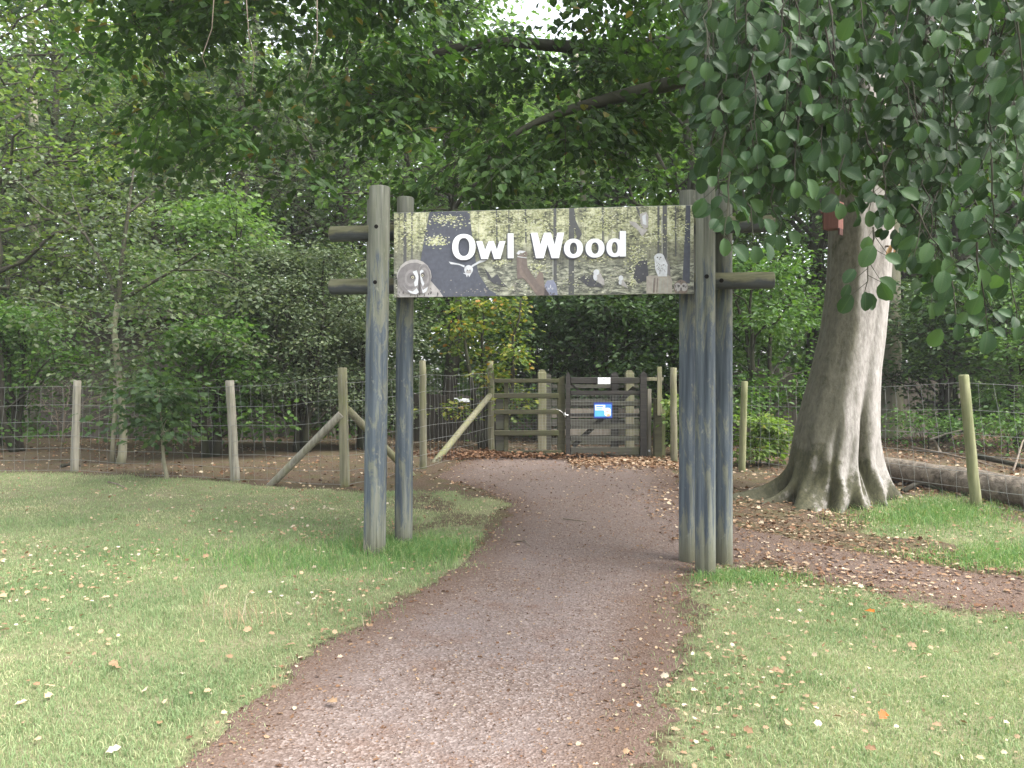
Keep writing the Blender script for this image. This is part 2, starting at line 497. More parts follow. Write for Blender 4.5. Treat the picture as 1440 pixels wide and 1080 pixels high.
def gen_tree(H, r0, cb, R, nprim, nsec, nleaf, clump, leafL, stems=1, lean=(0, 0), up=.55, prof=None, top=1.0, thick=1.0, shape='mid', tilt=.55, flat=.45, stem_spread=.25):
    """a tree at the origin: returns (wood MB, trunk MB, leaf arrays)"""
    tr = MB(); br = MB(); cents = []
    prof = prof or (lambda t: math.sin(PI * min(1, .18 + .82 * t)) ** .7)
    for s in range(stems):
        a0 = rng.random() * 6.28
        sp = stem_spread if stems > 1 else 0
        n = 9
        t = np.linspace(0, 1, n)
        px = lean[0] * t * H + math.cos(a0) * sp * (t ** .8) * H * .5 + np.cumsum(rng.normal(size=n) * .012 * H) * (t > .05) + math.cos(a0) * .08 * (stems > 1)
        py = lean[1] * t * H + math.sin(a0) * sp * (t ** .8) * H * .5 + np.cumsum(rng.normal(size=n) * .012 * H) * (t > .05) + math.sin(a0) * .08 * (stems > 1)
        pts = np.stack([px, py, t * H - .08], 1)
        rad = r0 * (1 - .82 * t) * thick
        rad[0] *= 1.35
        tr.tube(pts, list(rad), 9, jit=.06)
        npri = max(3, nprim // stems)
        for i in range(npri):
            f = cb + (1 - cb) * ((i + .5) / npri) ** .9 * top
            base = np.array([np.interp(f, t, pts[:, k]) for k in range(3)])
            az = i * 2.4 + a0 + rng.normal() * .4
            ln = R * prof((f - cb) / max(1e-3, 1 - cb)) * rng.uniform(.7, 1.15)
            el = up * rng.uniform(.4, 1.3)
            tip = base + np.array([math.cos(az) * math.cos(el), math.sin(az) * math.cos(el), math.sin(el)]) * ln
            c = curve(base, tip, .0, .035, 6, .08)
            rb = float(np.interp(f, t, rad)) * .5
            br.tube(c, list(np.linspace(rb, rb * .25 + .004, 6)), 5, cap=False)
            cents.append(tip)
            for j in range(nsec):
                g = rng.uniform(.22, 1)
                b2 = np.array([np.interp(g, np.linspace(0, 1, 6), c[:, k]) for k in range(3)])
                dv = rng.normal(size=3); dv[2] = dv[2] * .45 + .1
                dv = dv / np.linalg.norm(dv) + .5 * (tip - base) / (ln + 1e-6)
                t2 = b2 + dv * ln * rng.uniform(.18, .42)
                br.tube(curve(b2, t2, .0, .04, 4), list(np.linspace(rb * .35 + .002, .003, 4)), 4, cap=False)
                cents += [t2, b2 * .4 + t2 * .6]
    cents = np.array(cents)
    P, T, N = spray(cents, nleaf, clump * rng.uniform(.6, 1.3, len(cents)), flat, .25, tilt)
    return tr, br, (P, T, N, leafL * rng.uniform(.65, 1.25, len(P)))

def plant(name, label, cat, base, spec, leaf, bark, group=None, shape='mid', wl=.62, rz=0, keep=None, crown='foliage'):
    tr, br, (P, T, N, L) = gen_tree(shape=shape, **spec)
    base = Vector(base)
    if keep is not None:
        k = keep(P + np.array(base)); P, T, N, L = P[k], T[k], N[k], L[k]
    o = thing(name, label, cat, base, group)
    off = np.array(base)
    for mb, nm in ((tr, 'trunk'), (br, 'branches')):
        mb.v = [tuple(np.array(v) + off) for v in mb.v]
        mb.build(nm, M[bark], o)
    link(crown, leaf_mesh(crown, P + off, T, N, L, L * wl, M[leaf], shape), o)
    o.rotation_euler.z = rz
    return o

# ------------------------------------------------------------------ setting: ground, path
def px_poly(pts):
    out = []
    for p in pts:
        if len(p) == 2: g = gnd(*p); out.append((g.x, g.y))
        else: out.append((p[0], p[1]))
    return np.array(out)

def poly_dist(poly, x, y):
    """signed distance, positive inside"""
    x = np.asarray(x, float); y = np.asarray(y, float)
    sh = x.shape; x = x.ravel(); y = y.ravel()
    d = np.full(len(x), 1e9); ins = np.zeros(len(x), bool)
    n = len(poly)
    for i in range(n):
        ax, ay = poly[i]; bx, by = poly[(i + 1) % n]
        ex, ey = bx - ax, by - ay
        t = np.clip(((x - ax) * ex + (y - ay) * ey) / (ex * ex + ey * ey + 1e-12), 0, 1)
        d = np.minimum(d, np.hypot(x - ax - t * ex, y - ay - t * ey))
        c = ((ay > y) != (by > y)) & (x < (bx - ax) * (y - ay) / (by - ay + 1e-12) + ax)
        ins ^= c
    return np.where(ins, d, -d).reshape(sh)

def vnoise(x, y, s, seed=0):
    """cheap smooth value noise in -1..1"""
    r = np.random.default_rng(seed); tab = r.uniform(-1, 1, (64, 64))
    u = np.asarray(x) * s; v = np.asarray(y) * s
    i = np.floor(u).astype(int); j = np.floor(v).astype(int)
    fu = u - i; fv = v - j
    fu = fu * fu * (3 - 2 * fu); fv = fv * fv * (3 - 2 * fv)
    g = lambda a, b: tab[a % 64, b % 64]
    return (g(i, j) * (1 - fu) + g(i + 1, j) * fu) * (1 - fv) + (g(i, j + 1) * (1 - fu) + g(i + 1, j + 1) * fu) * fv

def fbm(x, y, s, seed=0):
    return vnoise(x, y, s, seed) * .55 + vnoise(x, y, s * 2.3, seed + 1) * .3 + vnoise(x, y, s * 5.1, seed + 2) * .15

PATH = px_poly([(-3.4, -4, 0), (-2.3, 0, 0), (260, 1080), (345, 995), (430, 925), (520, 868), (630, 805), (672, 772), (700, 735), (715, 708), (680, 690), (640, 680), (610, 672),
                (650, 648), (700, 640), (800, 645), (905, 648), (950, 655), (955, 690), (1000, 730), (1080, 748), (1200, 775), (1330, 800), (1440, 815), (1560, 832), (1700, 850),
                (1700, 895), (1560, 874), (1440, 855), (1300, 838), (1180, 818), (1080, 790), (1010, 800), (962, 815), (935, 850), (925, 920), (905, 1000), (882, 1080), (-.25, 0, 0), (-1.2, -4, 0)])
LAWN_L = px_poly([(-9, -5, 0), (-9, 10.5, 0), (-120, 662), (100, 665), (330, 678), (400, 685), (500, 692), (640, 690), (712, 706), (705, 745), (672, 780), (640, 802), (520, 872), (430, 930), (345, 1000), (262, 1080), (-2.3, 0, 0), (-3.4, -5, 0)])
LAWN_R = px_poly([(880, 1080), (905, 1000), (925, 920), (935, 850), (950, 795), (975, 790), (1080, 795), (1180, 820), (1300, 840), (1440, 857), (1700, 897), (9, -5, 0), (-1.1, -5, 0), (-.25, 0, 0)])
LAWN_T = px_poly([(1190, 712), (1250, 690), (1330, 705), (1440, 735), (1700, 790), (1700, 845), (1440, 812), (1330, 797), (1210, 772), (1040, 740), (1090, 722), (1150, 725)])

def grassness(x, y):
    dl = poly_dist(LAWN_L, x, y); dr = poly_dist(LAWN_R, x, y); dt = poly_dist(LAWN_T, x, y)
    worn = 1 - (.35 + .25 * (x > -1.2)) * sst(.12, .5, fbm(x, y, .75, 15) + .35 * sst(7.5, 9.5, y) * (x < 0)) * sst(5.5, 7.5, y)
    g = worn * np.maximum(sst(-.22, .28, dl + .18 * fbm(x, y, 2.2, 3)), sst(-.22, .55, dr + .22 * fbm(x, y, 2.2, 5)))
    gt = sst(-.15, .3, dt + .3 * fbm(x, y, 1.6, 7)) * sst(-.1, .45, .7 * fbm(x, y, 1.3, 9) - .45 + 1.1 * sst(3.3, 4.7, x))
    return np.clip(np.maximum(g, gt), 0, 1)

def axis(lo, hi, step, far, k=1.25):
    a = list(np.arange(lo, hi + 1e-6, step)); s = step; v = hi
    while v < far[1]: s *= k; v += s; a.append(v)
    s = step; v = lo
    while v > far[0]: s *= k; v -= s; a.insert(0, v)
    return np.array(a)

def grid(xs, ys, zf):
    X, Y = np.meshgrid(xs, ys)
    V = np.stack([X.ravel(), Y.ravel(), zf(X, Y).ravel()], 1)
    nx, ny = len(xs), len(ys)
    i = (np.arange(ny - 1)[:, None] * nx + np.arange(nx - 1)[None, :]).ravel()
    Q = np.stack([i, i + 1, i + nx + 1, i + nx], 1)
    return V, Q

xs = axis(-7, 7, .07, (-75, 75)); ys = axis(1.5, 15, .07, (-40, 90))
V, Q = grid(xs, ys, height)
g = grassness(V[:, 0], V[:, 1])
me = np_mesh('ground', V, Q.ravel(), np.full(len(Q), 4), [M['ground']], True, attrs={'grass': g})
tag(link('ground', me), 'mixed lawn and bare leaf strewn woodland soil', 'ground', kind='structure')

xs = np.arange(-3.6, 7.5, .035); ys = np.concatenate([np.arange(-4, 2.5, .2), np.arange(2.5, 15, .035)])
V, Q = grid(xs, ys, lambda x, y: height(x, y) + .006)
dp = poly_dist(PATH, V[:, 0], V[:, 1])
def pedge(x, y):
    a = .10 + .10 * (x > 0)
    return poly_dist(PATH, x, y) + a * fbm(x, y, 2.6, 21) + .06 * fbm(x, y, 9, 22) - .03 + .16 * (x > .2) * (1 - sst(6, 7, y)) + .10 * fbm(x, y, 1.3, 24) * (x > 1.6)
dn = pedge(V[:, 0], V[:, 1])
keep = (dn[Q] > 0).any(1)
kv = np.unique(Q[keep]); kv = kv[dn[kv] < 0]
ex = (pedge(V[kv, 0] + .01, V[kv, 1]) - dn[kv]) / .01; ey = (pedge(V[kv, 0], V[kv, 1] + .01) - dn[kv]) / .01
gg = np.maximum(ex ** 2 + ey ** 2, .3)
V[kv, 0] -= np.clip(dn[kv] * ex / gg, -.035, .035); V[kv, 1] -= np.clip(dn[kv] * ey / gg, -.035, .035)
V[kv, 2] = height(V[kv, 0], V[kv, 1]) + .001
edge = 1 - sst(0, .55, dp)
Q = Q[keep]
used = np.unique(Q); remap = np.full(len(V), -1); remap[used] = np.arange(len(used))
me = np_mesh('path', V[used], remap[Q].ravel(), np.full(len(Q), 4), [M['path']], True, attrs={'edge': edge[used], 'side': sst(1.5, 2.3, V[used, 0]), 'mould': sst(5.2, 8.5, V[used, 1] + .8 * fbm(V[used, 0], V[used, 1], .8, 23))})
tag(link('path', me), 'reddish brown gravel footpath running under the arch to the gate', 'path', kind='structure')

# ------------------------------------------------------------------ grass
def scatter(n, x0, x1, y0, y1): return rng.uniform(x0, x1, n), rng.uniform(y0, y1, n)

def blades(name, x, y, h, w, mat, lean=.45, rnd=None):
    n = len(x)
    z = height(x, y) - .004
    a = rng.uniform(0, 2 * PI, n); b = rng.uniform(0, 2 * PI, n)
    ln = rng.random(n) * lean * h
    P0 = np.stack([x, y, z], 1)
    S = np.stack([np.cos(a), np.sin(a), np.zeros(n)], 1) * (w / 2)[:, None]
    mid = P0 + np.stack([np.cos(b) * ln * .35, np.sin(b) * ln * .35, h * .6], 1)
    tip = P0 + np.stack([np.cos(b) * ln * 1.3, np.sin(b) * ln * 1.3, h * (1 - .25 * rng.random(n))], 1)
    V = np.stack([P0 - S, P0 + S, mid + S * .75, mid - S * .75, tip], 1).reshape(-1, 3)
    f = np.array([0, 1, 2, 3, 3, 2, 4])
    ff = (f[None] + (np.arange(n) * 5)[:, None]).ravel()
    r = rng.random(n) if rnd is None else rnd
    me = np_mesh(name, V, ff, np.tile([4, 3], n), [mat], False, attrs={'rnd': np.repeat(r, 5)})
    return me

def in_view(x, y, m=.6): return (np.abs(x) < .66 * y + m) & (y > 2.6)

# density falls with distance
xg, yg = [], []
for (a, b, dens) in ((2.6, 4.5, 9500), (4.5, 6.5, 6500), (6.5, 9, 4200), (9, 13.5, 2200)):
    n = int(dens * (b - a) * 2 * (.66 * b + .4))
    x, y = scatter(n, -.66 * b - .4, .66 * b + .4, a, b)
    k = in_view(x, y)
    x, y = x[k], y[k]
    gr = grassness(x, y)
    k = rng.random(len(x)) < gr ** 1.5 * .9 + .0
    xg.append(x[k]); yg.append(y[k])
xg = np.concatenate(xg); yg = np.concatenate(yg)
pat = fbm(xg, yg, 1.1, 31)          # worn and dry patches
dry = np.clip(.5 + .75 * pat + .22 * sst(7.0, 9.5, yg), 0, 1)
rnd = np.clip(rng.beta(1.6, 2.4, len(xg)) * .75 + .48 * (dry - .36) + .16 * fbm(xg, yg, 4.5, 36), 0, 1)
h = rng.uniform(.018, .048, len(xg)) * (1.1 - .35 * dry) * (.8 + .9 * np.clip(fbm(xg, yg, 3.2, 35) + .1, 0, 1))
w = rng.uniform(.0022, .0042, len(xg)) * (1 + .07 * yg)
tag(link('grass', blades('grass', xg, yg, h, w, M['grass'], .9, rnd)), 'short worn lawn grass with dry straw patches', 'grass', kind='stuff')

def lush(name, label, px, py, rx, ry, n, hh, mat='grass_lush'):
    c = gnd(px, py)
    x = c.x + rng.normal(size=n) * rx; y = c.y + rng.normal(size=n) * ry
    k = poly_dist(PATH, x, y) < -.02
    x, y = x[k], y[k]
    h = rng.uniform(.4, 1.1, len(x)) * hh
    o = link(name, blades(name, x, y, h, rng.uniform(.003, .006, len(x)), M[mat], .9))
    return tag(o, label, 'grass', kind='stuff')
lush('long_grass', 'longer bright green grass round the foot of the left poles', 575, 775, .34, .22, 5200, .13)
lush('long_grass', 'green grass tufts along the lawn behind the left poles', 430, 790, .7, .3, 5000, .08)
lush('long_grass', 'longer grass round the foot of the right pole cluster', 1040, 815, .3, .12, 2000, .09)
lush('long_grass', 'green grass growing right of the beech tree roots', 1310, 722, .42, .3, 6500, .10)
lush('long_grass', 'grass strip in the right corner beyond the side path', 1420, 785, .5, .22, 5000, .08)
lush('long_grass', 'small tuft of grass left of the right pole cluster', 945, 785, .08, .08, 420, .06)
lush('long_grass', 'small grass tuft in front of the beech roots', 1190, 778, .12, .05, 500, .06)
# a few dry seed stalks
xs_, ys_ = [], []
for px, py, n in ((360, 875, 30), (480, 870, 26), (290, 850, 18), (330, 880, 14), (20, 850, 10), (500, 780, 16)):
    c = gnd(px, py); xs_ += list(c.x + rng.normal(size=n) * .16); ys_ += list(c.y + rng.normal(size=n) * .12)
xs_ = np.array(xs_); ys_ = np.array(ys_)
tag(link('dry_stalks', blades('dry_stalks', xs_, ys_, rng.uniform(.10, .24, len(xs_)), np.full(len(xs_), .0035), M['litter_pale'], .7)),
    'thin dry straw coloured stalks standing in the lawn', 'stalks', kind='stuff')

# ------------------------------------------------------------------ leaf litter
def litter(name, label, x, y, size, mat, extra=None, lift=.012, shape='oak', tilt=.35, cat='leaf litter'):
    n = len(x)
    z = height(x, y) + rng.uniform(.3, 1.2, n) * lift
    a = rng.uniform(0, 2 * PI, n)
    T = np.stack([np.cos(a), np.sin(a), rng.normal(size=n) * .15], 1)
    N = np.tile((0., 0., 1.), (n, 1)) + rng.normal(size=(n, 3)) * tilt
    L = size * rng.uniform(.55, 1.25, n)
    me = leaf_mesh(name, np.stack([x, y, z], 1), T, N, L, L * rng.uniform(.55, .9, n), M[mat], shape, extra=extra)
    return tag(link(name, me), label, cat, kind='stuff')

def zone(n, test, x0, x1, y0, y1):
    x, y = scatter(n, x0, x1, y0, y1)
    k = rng.random(n) < test(x, y)
    return x[k], y[k]

x, y = zone(42000, lambda x, y: in_view(x, y, .2) * grassness(x, y) * np.clip(.30 + .8 * fbm(x, y, .9, 41), 0, 1) * .6, -7, 7, 2.8, 12)
litter('pale_leaf_litter', 'small pale dry leaves scattered over the lawns', x, y, .034, 'litter_pale', lift=.045, tilt=.6)
x, y = zone(26000, lambda x, y: (poly_dist(PATH, x, y) > -.1 - .4 * (x > 0)) * (.10 + .5 * (1 - sst(0, .5, poly_dist(PATH, x, y))) + .35 * sst(8.5, 11, y) + .5 * (x > 1.7)), -3, 6, 3, 14)
litter('path_leaf_litter', 'brown and tan leaf fragments lying on the footpath', x, y, .030, 'litter', extra=np.clip(rng.random(len(x)) ** .8, 0, 1), lift=.012)
x, y = zone(60000, lambda x, y: (poly_dist(PATH, x, y) > .02) * .9, -3, 6, 2.8, 10)
litter('gravel_chips', 'small stone and bark chips on the footpath', x, y, .013, 'litter', extra=np.clip(rng.normal(.45, .25, len(x)), 0, 1), lift=.012, shape='far', tilt=.6, cat='gravel')
x, y = zone(42000, lambda x, y: (1 - np.clip(grassness(x, y) * 1.6, 0, 1)) * (poly_dist(PATH, x, y) < .05) * (y > 6) * np.clip(.22 + .6 * fbm(x, y, .6, 51) + .6 * (x > 1), 0, 1) * in_view(x, y, 1), -11, 11, 6, 20)
litter('woodland_litter', 'brown fallen leaves covering the woodland floor', x, y, .055, 'litter', lift=.03)
ga = gnd(700, 640); gb = gnd(800, 650)
n = 3000
t = rng.random(n); x = ga.x - .9 + t * 2.6 + rng.normal(size=n) * .25; y = ga.y - .35 - .9 * (1 - t) * rng.random(n) + rng.normal(size=n) * .25
litter('leaf_drift', 'drift of russet leaves heaped before the mossy gate panel', x, y, .07, 'litter', extra=rng.random(n) * .62, lift=.09, tilt=.8)
x, y = zone(9000, lambda x, y: (.25 + .55 * np.clip(fbm(x, y, 1.4, 58) + .4, 0, 1)) * (1 - .75 * grassness(x, y)), 1.5, 6.5, 6.3, 10.5)
litter('woodland_litter', 'tan fallen leaves strewn round the beech roots and over the side path', x, y, .045, 'litter', extra=np.clip(.35 + .65 * rng.random(len(x)), 0, 1), lift=.02)
x = rng.uniform(.9, 2.9, 2200); y = gb.y + rng.normal(size=2200) * .5 - .3
litter('leaf_drift', 'tan leaves lying before the dark wooden gate', x, y, .06, 'litter', extra=.35 + rng.random(2200) * .6, lift=.03, tilt=.5)

def one_leaf(px, py, size, mat, label, group, cat='leaf'):
    g_ = gnd(px, py)
    a = rng.uniform(0, 6.28)
    me = leaf_mesh('fallen_leaf', [(g_.x, g_.y, g_.z + (.045 if mat == 'litter_orange' else .026))], [(math.cos(a), math.sin(a), .2)], [(rng.normal() * .5, -.2 + rng.normal() * .5, 1) if mat != 'litter_orange' else (.1, -.7, 1)], size, size * rng.uniform(.55, .85), M[mat], 'oak')
    tag(link('fallen_leaf', me, base=g_), label, cat, group)
one_leaf(1215, 868, .10, 'litter_orange', 'bright orange leaf on the grass right of the poles', None)
one_leaf(1237, 1025, .075, 'litter_orange', 'rust red leaf on the grass in the near right corner', None)
for px, py in [(194, 795), (283, 788), (250, 820), (183, 825), (100, 893), (167, 943), (168, 942), (328, 932), (343, 893), (385, 898), (398, 915), (448, 907), (205, 976), (230, 998), (62, 990), (45, 1048), (147, 1067), (12, 845), (142, 847), (310, 833), (545, 820), (595, 805), (350, 868), (462, 892), (20, 1000)]:
    one_leaf(px + rng.normal() * 2, py, rng.uniform(.04, .075), 'litter_pale', 'pale curled dry leaf lying on the left lawn', 'pale leaves on the left lawn')
for px, py in [(1022, 933), (1000, 930), (1083, 949), (1116, 918), (1128, 892), (1292, 961), (1310, 1025), (1290, 916), (1100, 955), (982, 978), (978, 1017), (1110, 1023), (1060, 1040), (1215, 1060), (1340, 990), (1050, 890), (1090, 850), (1275, 860), (1400, 925), (928, 957)]:
    one_leaf(px, py, rng.uniform(.035, .065), 'litter_pale', 'pale curled dry leaf lying on the right lawn', 'pale leaves on the right lawn')
one_leaf(460, 993, .075, 'litter_pale', 'pale leaf lying alone on the near footpath', None)

# ------------------------------------------------------------------ entrance arch
U = Vector((.992, -.1265, 0)); U.normalize(); VV = Vector((-U.y, U.x, 0))
O = Vector((-1.058, 7.2, 0))
ANG = math.atan2(U.y, U.x)
SW, SH, ZB = 2.615, .752, 2.337
arch = thing('entrance_arch', 'entrance arch of weathered blue grey timber poles straddling the path', 'archway', (O.x + U.x * 1.3, O.y + U.y * 1.3, 0))
def pole(u, v, r, top, tilt=0.0, crack=False):
    b = O + U * u + VV * v
    z0 = hz(b.x, b.y) - .12
    b2 = b + U * tilt
    n = 14
    pts = [(b.x + (b2.x - b.x) * t, b.y + (b2.y - b.y) * t, z0 + (top - z0) * t) for t in np.linspace(0, 1, n)]
    mb = MB(); mb.tube(pts, [r * (1 + .06 * (1 - t)) for t in np.linspace(0, 1, n)], 28, bev=.008)
    if crack:   # drying split: push one column of vertices in
        for i in range(n + 2):
            for k_, dep in ((0, .75),):
                j = i * 28 + crack
                c = sum((Vector(mb.v[i * 28 + q]) for q in range(28)), Vector()) / 28
                v_ = Vector(mb.v[j]); mb.v[j] = tuple(c + (v_ - c) * dep)
    o = mb.build('pole', M['pole'], arch, (b.x, b.y, 0))
    return o
# which side faces the camera: angle 3*pi/2 in the tube frame
fl = pole(-.15, -.03, .092, 3.30, .05, crack=7)
rl1 = pole(-.265, .33, .088, 3.27, .03)
rl2 = pole(.015, .34, .078, 3.285, .02)
fr = pole(2.698, -.03, .080, 3.255, .0, crack=20)
rr1 = pole(2.585, .33, .074, 3.265, 0)
rr2 = pole(2.895, .33, .072, 3.27, 0)
def hole(u, v, z, r, parent):
    p = O + U * u + VV * v
    mb = MB()
    mb.tube([(p.x, p.y, z), (p.x - VV.x * .004, p.y - VV.y * .004, z)], r, 14)
    mb.build('bolt_hole', M['hole'], parent)
hole(-.105, -.1205, 2.935, .018, fl); hole(-.115, -.1215, 2.452, .018, fl)
hole(2.70, -.1105, 2.458, .018, fr)
for z in (2.932, 2.452):
    mb = MB(); r = .072
    a = O + U * -.62 + VV * .17; b = O + U * 3.29 + VV * .17
    mb.tube([a + (b - a) * t + Vector((0, 0, z)) for t in np.linspace(0, 1, 9)], r, 20, bev=.01)
    me_ = MB()
    o = mb.build('rail', M['rail'], arch)
    for u in (-.225, 2.845):
        p = O + U * u + VV * .098
        m2 = MB(); m2.tube([(p.x, p.y, z - .005), (p.x - VV.x * .006, p.y - VV.y * .006, z - .005)], .018, 14); m2.build('bolt_hole', M['hole'], o)

# ------------------------------------------------------------------ sign
S0 = O + VV * .062 + Vector((0, 0, ZB))
sign = thing('sign_board', 'long printed woodland sign reading Owl Wood between the poles', 'sign', S0 + U * SW / 2)
layer = [0]
def sp(px, py):
    s = (px - 551.) / 425.
    top = 297. - 10 * s; bot = 417. - 5 * s
    return s * SW, (bot - py) / (bot - top) * SH
def s3(x, z, d): return S0 + U * x - VV * d + Vector((0, 0, z))
def clampp(p): return (min(max(p[0], 0), SW), min(max(p[1], 0), SH))
def pmat(name, c, var=.15, scale=30):
    m = plain('print_' + name, c, .45, .35, 0, var, scale); return m
PM = {k: pmat(k, c) for k, c in dict(
    trunk=(.085, .09, .115), stem=(.10, .10, .10), stem_pale=(.34, .34, .30), leaf1=(.46, .47, .23), leaf2=(.58, .59, .38), leaf3=(.35, .365, .19), leaf4=(.64, .63, .50),
    ground1=(.25, .26, .17), ground2=(.10, .10, .085), twig=(.07, .07, .08), owl_grey=(.20, .185, .185), owl_pale=(.40, .375, .36), owl_white=(.60, .61, .64),
    owl_dark=(.10, .09, .09), owl_face=(.27, .25, .25), eye=(.58, .54, .38), owl_blue=(.24, .255, .34), stump=(.36, .325, .285), stump_dark=(.17, .135, .12), owl_brown=(.21, .165, .14)).items()}
PM['letter'] = plain('print_letter', (.86, .87, .89), .4, .4, 0, .02)
PM['letter_shadow'] = plain('print_shadow', (.09, .09, .11), .5, .3, 0, .1)

def panelmat():
    t = NT('print_backdrop')
    c = t.new('ShaderNodeTexCoord'); s_ = t.new('ShaderNodeSeparateXYZ'); t.lk(c.outputs['Object'], s_.inputs[0])
    up = t.math('ADD', t.math('MULTIPLY', t.noise(t.coord((1, 1, 1.8)), 30, 6, .75, .4), .6), t.math('MULTIPLY', t.noise(t.coord((1, 1, 1.2)), 7, 4, .6), .4))
    leafc = t.ramp(up, [(.41, (.05, .052, .045)), (.46, (.19, .195, .12)), (.505, (.40, .41, .23)), (.57, (.66, .65, .46))])
    bars = t.noise(t.coord((30, 30, .7)), 1.0, 3, .6)
    leafc = t.mix(t.ramp(bars, [(.53, 0), (.62, .5)]), leafc, (.10, .098, .085))
    lo = t.noise(t.coord((.6, .6, 1.8)), 22, 6, .7, .5)
    gc = t.ramp(lo, [(.38, (.05, .052, .05)), (.49, (.19, .195, .15)), (.60, (.46, .46, .36))])
    k = t.ramp(t.math('ADD', s_.outputs[2], t.math('MULTIPLY', t.math('SUBTRACT', t.noise(t.coord(), 4), .5), .3)), [(.24, 1), (.38, 0)])
    mid_ = t.ramp(t.math('ADD', s_.outputs[2], t.math('MULTIPLY', t.math('SUBTRACT', t.noise(t.coord(), 9, 5, .7), .5), .35)), [(.24, 0), (.32, .75), (.40, .6), (.50, 0)])
    cc_ = t.mix(mid_, t.mix(k, leafc, gc), t.ramp(bars, [(.42, (.07, .068, .06)), (.6, (.20, .20, .16))]))
    t.color(cc_); t.b.inputs['Roughness'].default_value = .45; t.b.inputs['Specular IOR Level'].default_value = .35
    return t.mat
edge_m = plain('print_edge', (.30, .31, .28), .6, .3)
mb = MB()
cc = S0 + U * SW / 2 + VV * .012 + Vector((0, 0, SH / 2))
mb.box(cc, (SW, .022, SH), ANG, .002)
mb.build('backing', edge_m, sign)
pan = MB(); pan.add([s3(.004, .004, .002), s3(SW - .004, .004, .002), s3(SW - .004, SH - .004, .002), s3(.004, SH - .004, .002)], [[0, 1, 2, 3]])
panel = pan.build('printed_scene', panelmat(), sign, S0)

class Art:
    def __init__(s, d0): s.mb = MB(); s.mats = []; s.d = d0
    def mi(s, k):
        if k not in s.mats: s.mats.append(k)
        return s.mats.index(k)
    def poly(s, pts, k, d=None):
        s.d += .00025
        vs = [s3(*clampp(sp(*p)), s.d) for p in pts]
        s.mb.add(vs, [list(range(len(vs)))], s.mi(k))
    def ell(s, cx, cy, rx, ry, k, rot=0, n=18):
        ca, sa = math.cos(rot), math.sin(rot)
        s.poly([(cx + rx * math.cos(t) * ca - ry * math.sin(t) * sa, cy + rx * math.cos(t) * sa + ry * math.sin(t) * ca) for t in np.linspace(2 * PI, 0, n, endpoint=False)], k)
    def flecks(s, boxes, n, ks, r0, r1):
        """many tiny printed leaves on one shared layer each"""
        for q in range(n):
            bx = boxes[random.randrange(len(boxes))]
            s.d = s.base + .00012 * (q % 9)
            x = random.gauss((bx[0] + bx[2]) / 2, (bx[2] - bx[0]) / 4); y = random.gauss((bx[1] + bx[3]) / 2, (bx[3] - bx[1]) / 4)
            r = random.uniform(r0, r1); a = random.uniform(-.5, .5); e = random.uniform(.35, .7)
            if not (552 < x < 975 and 290 < y < 414): continue
            vs = []
            for t in np.linspace(2 * PI, 0, 6, endpoint=False):
                rr = r * random.uniform(.6, 1.2)
                px_, py_ = x + rr * math.cos(t + a), y + rr * e * math.sin(t + a)
                vs.append(s3(*clampp(sp(px_, py_)), s.d + q * 1e-6))
            s.mb.add(vs, [list(range(6))], s.mi(random.choice(ks)))
        s.d = s.base + .0014
    def build(s, name, parent=sign): return s.mb.build(name, [PM[k] for k in s.mats], parent)

A = Art(.0024)
for x0, x1, x2, x3, y0, y1, k in ((566, 570, 570, 565, 297, 400, 'stem'), (577, 579, 579, 577, 296, 372, 'stem'), (782, 786, 787, 782, 291, 415, 'stem'), (804, 811, 811, 803, 291, 414, 'stem'),
                                  (933, 939, 939, 934, 288, 396, 'stem'), (965, 971, 970, 960, 288, 398, 'trunk'), (926, 929, 929, 926, 289, 380, 'stem'), (741, 743, 744, 742, 293, 340, 'stem'), (700, 702, 703, 701, 294, 356, 'stem'), (850, 852, 852, 850, 290, 350, 'stem'), (950, 952, 952, 950, 289, 360, 'stem'), (718, 719, 720, 718, 294, 330, 'stem')):
    A.poly([(x0, y0), (x3, y1), (x2, y1), (x1, y0)], k)
A.poly([(780.5, 356), (780.5, 414), (782, 414), (782, 356)], 'stem_pale'); A.poly([(931.5, 300), (932, 395), (933.5, 395), (933, 300)], 'stem_pale')
A.poly([(806, 291), (808, 312), (815, 332), (803, 345), (812, 346), (822, 328), (813, 308), (811, 291)], 'stem')
A.poly([(604, 296), (597, 330), (590, 370), (588, 417), (706, 416), (690, 406), (676, 385), (671, 366), (666, 330), (662, 295.5)], 'trunk')
A.poly([(683, 375), (690, 392), (697, 398), (716, 402), (708, 394), (702, 384), (694, 390), (690, 383)], 'twig')
A.poly([(818, 392), (826, 385), (832, 388), (840, 380), (842, 396), (852, 404), (830, 402)], 'twig')
A.poly([(896, 290), (902, 304), (909, 314), (914, 318), (906, 305), (899, 290)], 'stem')
A.poly([(895, 375), (901, 366), (912, 365), (914, 392), (900, 398), (893, 390)], 'twig')
A.build('printed_trunks')
A = Art(0); A.base = .0062
A.flecks([(552, 297, 600, 330), (555, 300, 590, 350), (600, 298, 665, 320), (606, 300, 650, 312), (594, 330, 632, 345)], 520, ['leaf1', 'leaf2', 'leaf3', 'leaf4'], .5, 2.0)
A.flecks([(665, 292, 740, 335), (700, 292, 800, 330), (815, 292, 900, 335), (830, 292, 880, 322), (740, 295, 780, 330)], 900, ['leaf1', 'leaf2', 'leaf2', 'leaf4', 'leaf3'], .5, 2.0)
A.flecks([(880, 300, 960, 350), (900, 325, 935, 342), (940, 300, 972, 345), (885, 345, 912, 365), (880, 362, 918, 382)], 600, ['leaf1', 'leaf2', 'leaf4', 'leaf3'], .5, 1.9)
